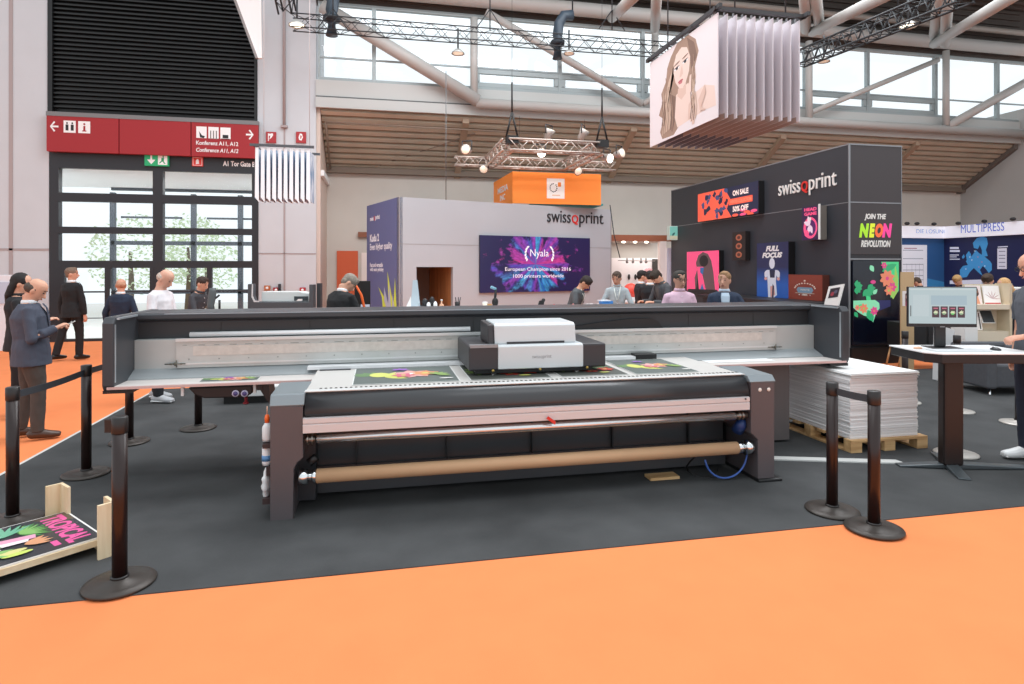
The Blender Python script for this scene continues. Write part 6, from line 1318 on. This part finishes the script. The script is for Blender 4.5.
# white booth furniture at far left
p = WT(4,345,13); t = thing('display_cabinet','pale display cabinet with posters at the left picture edge','cabinet',(p.x,p.y,0)); A = WT(-14,345,13); B = WT(12,275,13)
MB().box(A.x,B.x,A.y,A.y+.3,.0,B.z).build('body', M('#dfe2e8',.5), t, bevel=.01); MB().box(A.x+.1,B.x-.1,A.y-.02,A.y,1.0,B.z-.15).build('poster', M('#b9c4d6',.5), t); MB().box(B.x,B.x+.03,A.y-.02,A.y+.3,0,B.z+.03).build('side_post', M('#8b8fa6',.5), t)
# ================================================================= people
def at(px,py): p = WZ(px,py,.006); return (p.x,p.y,.006)
def att(px,tt): p = WT(px,268,tt); return (p.x,p.y,.006)
CA = 12.1
# angles: 0 = picture right, 90 = away from camera, 180 = left, 270 = towards camera
def F(a): return a-CA
dn = (0,0,-1)
P1,I1 = person('balding man in a grey-blue suit jacket looking down at his phone, left foreground', at(31,438), F(35), 1.66, lean=-1, bow=30, yaw=-14,
    arms=(((.22,.10,-1),(-.35,.9,.45)),((-.22,.1,-1),(.5,.9,.35))), legs=((.05,.16,-1),(.03,-.02,-1),(-.05,-.08,-1),(-.03,-.16,-1)), c_top='#474d5c', c_leg='#4a4440', c_shoe='#4a3226', c_hair='#4a3f38', hair='ring', build=1.22, vox=.0085, curl=.9)
person('dark-haired person in black mostly hidden behind the grey-blue suit man', att(19,7.3), F(35), 1.69, bow=14, yaw=-10, legs=((.06,.0,-1),(.02,-.03,-1),(-.06,.05,-1),(-.03,-.1,-1)),
    arms=(((.3,.15,-1),(-.2,.7,.2)),((-.3,.1,-1),(-.1,.5,-.6))), c_top='#1f2024', c_leg='#1a1a1e', c_hair='#1f1a1a', hair='long', c_shirt='#1f2024', build=1.0)
person('man in a black suit walking past the gate, seen from behind with head turned right', at(72,360), F(75), 1.77, yaw=-52, legs=((.06,.14,-1),(.0,-.02,-1),(-.08,-.22,-1),(-.06,-.28,-1)),
    arms=(((.22,.08,-1),(.02,.16,-1)),((-.22,-.05,-1),(-.10,.1,-1))), c_top='#191a1d', c_leg='#17171a', c_shoe='#121214', c_hair='#7a6455', hair='crop', build=1.08, skin='#cf9c84')
person('man in a navy suit seen from behind in front of the gate, hands on hips', att(121,10.4), F(95), 1.57, yaw=25, bow=8, arms=(((.36,-.05,-1),(.05,.3,-1)),((-.36,-.05,-1),(-.05,.3,-1))), c_top='#1e2b40', c_leg='#1c2230', c_hair='#b8876c', hair='ring', build=1.1, skin='#d39a80')
person('bald man in a white t-shirt looking down behind the printer', at(160,401), F(-5), 1.75, lean=2, bow=28, legs=((.05,.12,-1),(.0,.0,-1),(-.06,-.12,-1),(-.03,-.2,-1)), arms=(((.2,.12,-1),(.0,.75,-.55)),((-.2,.1,-1),(.0,.8,-.5))),
    top='tee', c_top='#e9e6ea', c_leg='#23252b', c_shoe='#b9bcc0', c_hair='#c4b2a6', hair='ring', sole='#eef0f0', build=1.08, skin='#d9a68f')
person('man in a charcoal shirt leaning and smiling right, behind the left part of the printer', att(193,9.9), F(-12), 1.64, lean=16, bow=2, arms=(((.2,.4,-1),(0,.8,-.4)),((-.2,.4,-1),(0,.8,-.4))), top='shirt', c_top='#3f3f44', c_leg='#22242a', c_hair='#3b2a22', hair='crop')
person('man in a black suit with head bowed, seen from behind beside the orange door', att(337,8.2), F(62), 1.72, lean=12, bow=38, yaw=-38, arms=(((.28,.4,-1),(-.2,.8,-.4)),((-.28,.3,-1),(.2,.8,-.4))), c_top='#1b1c1f', c_leg='#17171a', c_hair='#8a8176', hair='short', build=1.15, c_shirt='#e8e8ea')
P7,_ = person('man in a grey t-shirt with white lanyard leaning over the counter beside the screen', att(570,11.1), F(-25), 1.69, lean=24, bow=22, arms=(((.3,.1,-1),(.0,.5,-.9)),((-.6,-.25,-1),(-.0,.55,-.9))), top='tee', c_top='#54585c', c_leg='#23252b', c_hair='#2a211d', hair='short', lanyard=True, skin='#c08e72')
person('man in a pale blue-grey shirt facing the camera behind the blue box', att(617,11.1), F(262), 1.70, lean=6, bow=14, yaw=-18, arms=(((.42,.15,-1),(-.1,.55,-.9)),((-.4,.15,-1),(.1,.55,-.9))), top='shirt', c_top='#aab6bb', c_leg='#23252b', c_hair='#4a3a30', hair='crop', lanyard=True, skin='#bd8f78')
person('man in a black jacket seen from behind, reading before the white rear stand', att(650,12.), F(65), 1.70, bow=24, yaw=20, arms=(((.25,.3,-1),(-.2,.9,.1)),((-.25,.3,-1),(.2,.9,.1))), c_top='#1f2126', c_leg='#1a1a1e', c_hair='#1d1817', hair='short', build=1.02)
person('dark-haired man half hidden left of the black-jacketed reader', att(641,13.), F(10), 1.70, bow=10, c_top='#26282e', c_leg='#1a1a1e', c_hair='#1d1817', hair='short')
person('man in a dark patterned jacket bending over a book, left of the pink shirt', att(667,11.3), F(205), 1.78, lean=16, bow=34, arms=(((.25,.3,-1),(-.3,.9,.1)),((-.25,.3,-1),(.3,.9,.1))), c_top='#4a4c50', c_leg='#1a1a1e', c_hair='#33281f', hair='short', c_shirt='#5a5a5a')
person('man in a pink shirt and glasses facing the camera behind the printer', att(679,8.3), F(272), 1.72, lean=3, yaw=8, bow=3, arms=(((.28,.0,-1),(-.1,.5,-.8)),((-.2,.1,-1),(.1,.5,-.9))), top='shirt', c_top='#d8b6c8', c_leg='#2a2c34', c_hair='#33302c', hair='crop', glasses=True, build=1.08, skin='#c79580', beard=None)
person('man in a navy blazer over a light blue shirt, head turned left', att(724,8.4), F(258), 1.71, lean=4, yaw=-22, arms=(((.2,.1,-1),(-.1,.6,-.6)),((-.6,.05,-1),(.2,.4,-.8))), c_top='#27344a', c_leg='#23252b', c_shirt='#bccfe0', c_hair='#8a6a4a', hair='crop', build=1.05, skin='#c99a84', badge=True)
PR_,_ = person('tall bald man with glasses, dark t-shirt, jeans and tattooed arm at the right picture edge', att(1039,5.55), F(178), 1.90, lean=2, bow=14, yaw=0, legs=((.05,.05,-1),(.0,-.03,-1),(-.05,-.05,-1),(-.0,-.1,-1)), arms=(((.22,-.1,-1),(.05,.12,-1)),((-.22,.12,-1),(.1,1,-.14))),
    top='tee', c_top='#50545c', c_leg='#1c2233', c_shoe='#d9dbdc', c_hair='#8a6a58', hair='bald', glasses=True, sole='#f2f2f2', build=1.12, vox=.0085, curl=.8, skin='#cf9a82')
# tattoo patches and white pocket label on him
def wl_(p, v): return Matrix.Translation(p.location) @ Matrix.Rotation(p.rotation_euler.z,4,'Z') @ Vector(v)
hd_ = [('person with short brown hair bending near the wall diagram, right rear',922,14.5,F(120),1.55,30,'#4a3b30','short','#3a3a40'),
       ('tan-haired person bending in front of the map of Europe',961,13.4,F(200),1.62,30,'#b08a5a','short','#2a2c34'),
       ('dark-haired person with glasses above the woman brochure',990,10.6,F(215),1.67,24,'#3a2a20','short','#e6e0e0'),
       ('blond person behind the right end of the brochure shelf',1010,10.8,F(160),1.58,16,'#c9a070','long','#3a3a40')]
for lab,px,tt,an,h,bw,hc,hs,ct in hd_: person(lab, att(px,tt), an, h, bow=bw, lean=6, c_top=ct, c_leg='#22242a', c_hair=hc, hair=hs, top='shirt', glasses=('glasses' in lab), vox=.014)
# phone held by the suit man
PH = I1['sh'][0][2]*.5+I1['sh'][1][2]*.5+Vector((0,.09,.03))
ph = thing('smartphone','small pale smartphone in the hands of the grey-blue suit man','phone', wl_(P1, PH)); MB().box(-.037,.037,-.075,.075,-.004,.004).build('body', M('#d5d8d6',.3), ph, local=True, bevel=.002); MB().box(-.033,.033,-.065,.065,.004,.0046).build('screen', M('#3a4a50',.15), ph, local=True); ph.rotation_euler = (math.radians(25),0,P1.rotation_euler.z)
# ================================================================= camera and light
cam = bpy.data.cameras.new('camera'); co = bpy.data.objects.new('camera', cam); C.objects.link(co)
cam.sensor_width = 36; cam.lens = FPX/1024*36; cam.clip_start = .05; cam.clip_end = 200
cam.shift_y = -(342-YH)/1024
co.location = (0,0,HC); co.rotation_euler = (PI/2,0,-TH); bpy.context.scene.camera = co
w = bpy.data.worlds.new('world'); bpy.context.scene.world = w; w.use_nodes = True
bg = w.node_tree.nodes['Background']; bg.inputs['Color'].default_value = (.90,.96,1.,1); bg.inputs['Strength'].default_value = WORLD
def area(name, loc, rot, sx_, sy_, power, col):
    l = bpy.data.lights.new(name,'AREA'); l.shape = 'RECTANGLE'; l.size = sx_; l.size_y = sy_; l.energy = power; l.color = col
    o = bpy.data.objects.new(name, l); C.objects.link(o); o.location = loc; o.rotation_euler = rot
area('hall_lights', (1,1.5,9.5), (0,0,0), 12, 4, 300*LK, (.96,.98,1))
area('hall_lights', (5,8.5,9.8), (0,0,0), 14, 3, 1250*LK, (.97,.98,1))
area('hall_lights', (5,12.2,10.0), (0,0,0), 16, 1.5, 900*LK, (.97,.98,1))
area('hall_lights', (4,15.2,6.0), (math.radians(-8),0,0), 12, .5, 60*LK, (1,.93,.85))
area('stand_light', (8.2,17.9,2.55), (0,0,0), 2., .6, 28, (1,.95,.92))
area('vestibule_fill', (-5.3,19,4.1), (0,0,0), 7, 2.2, 260, (.97,.99,1))  # fill light added to brighten the vestibule, not a fitting of the place
sc = bpy.context.scene; sc.view_settings.view_transform = 'Standard'; sc.view_settings.look = 'None'; sc.view_settings.gamma = 1; sc.view_settings.use_curve_mapping = False
sc.view_settings.exposure = EXPO
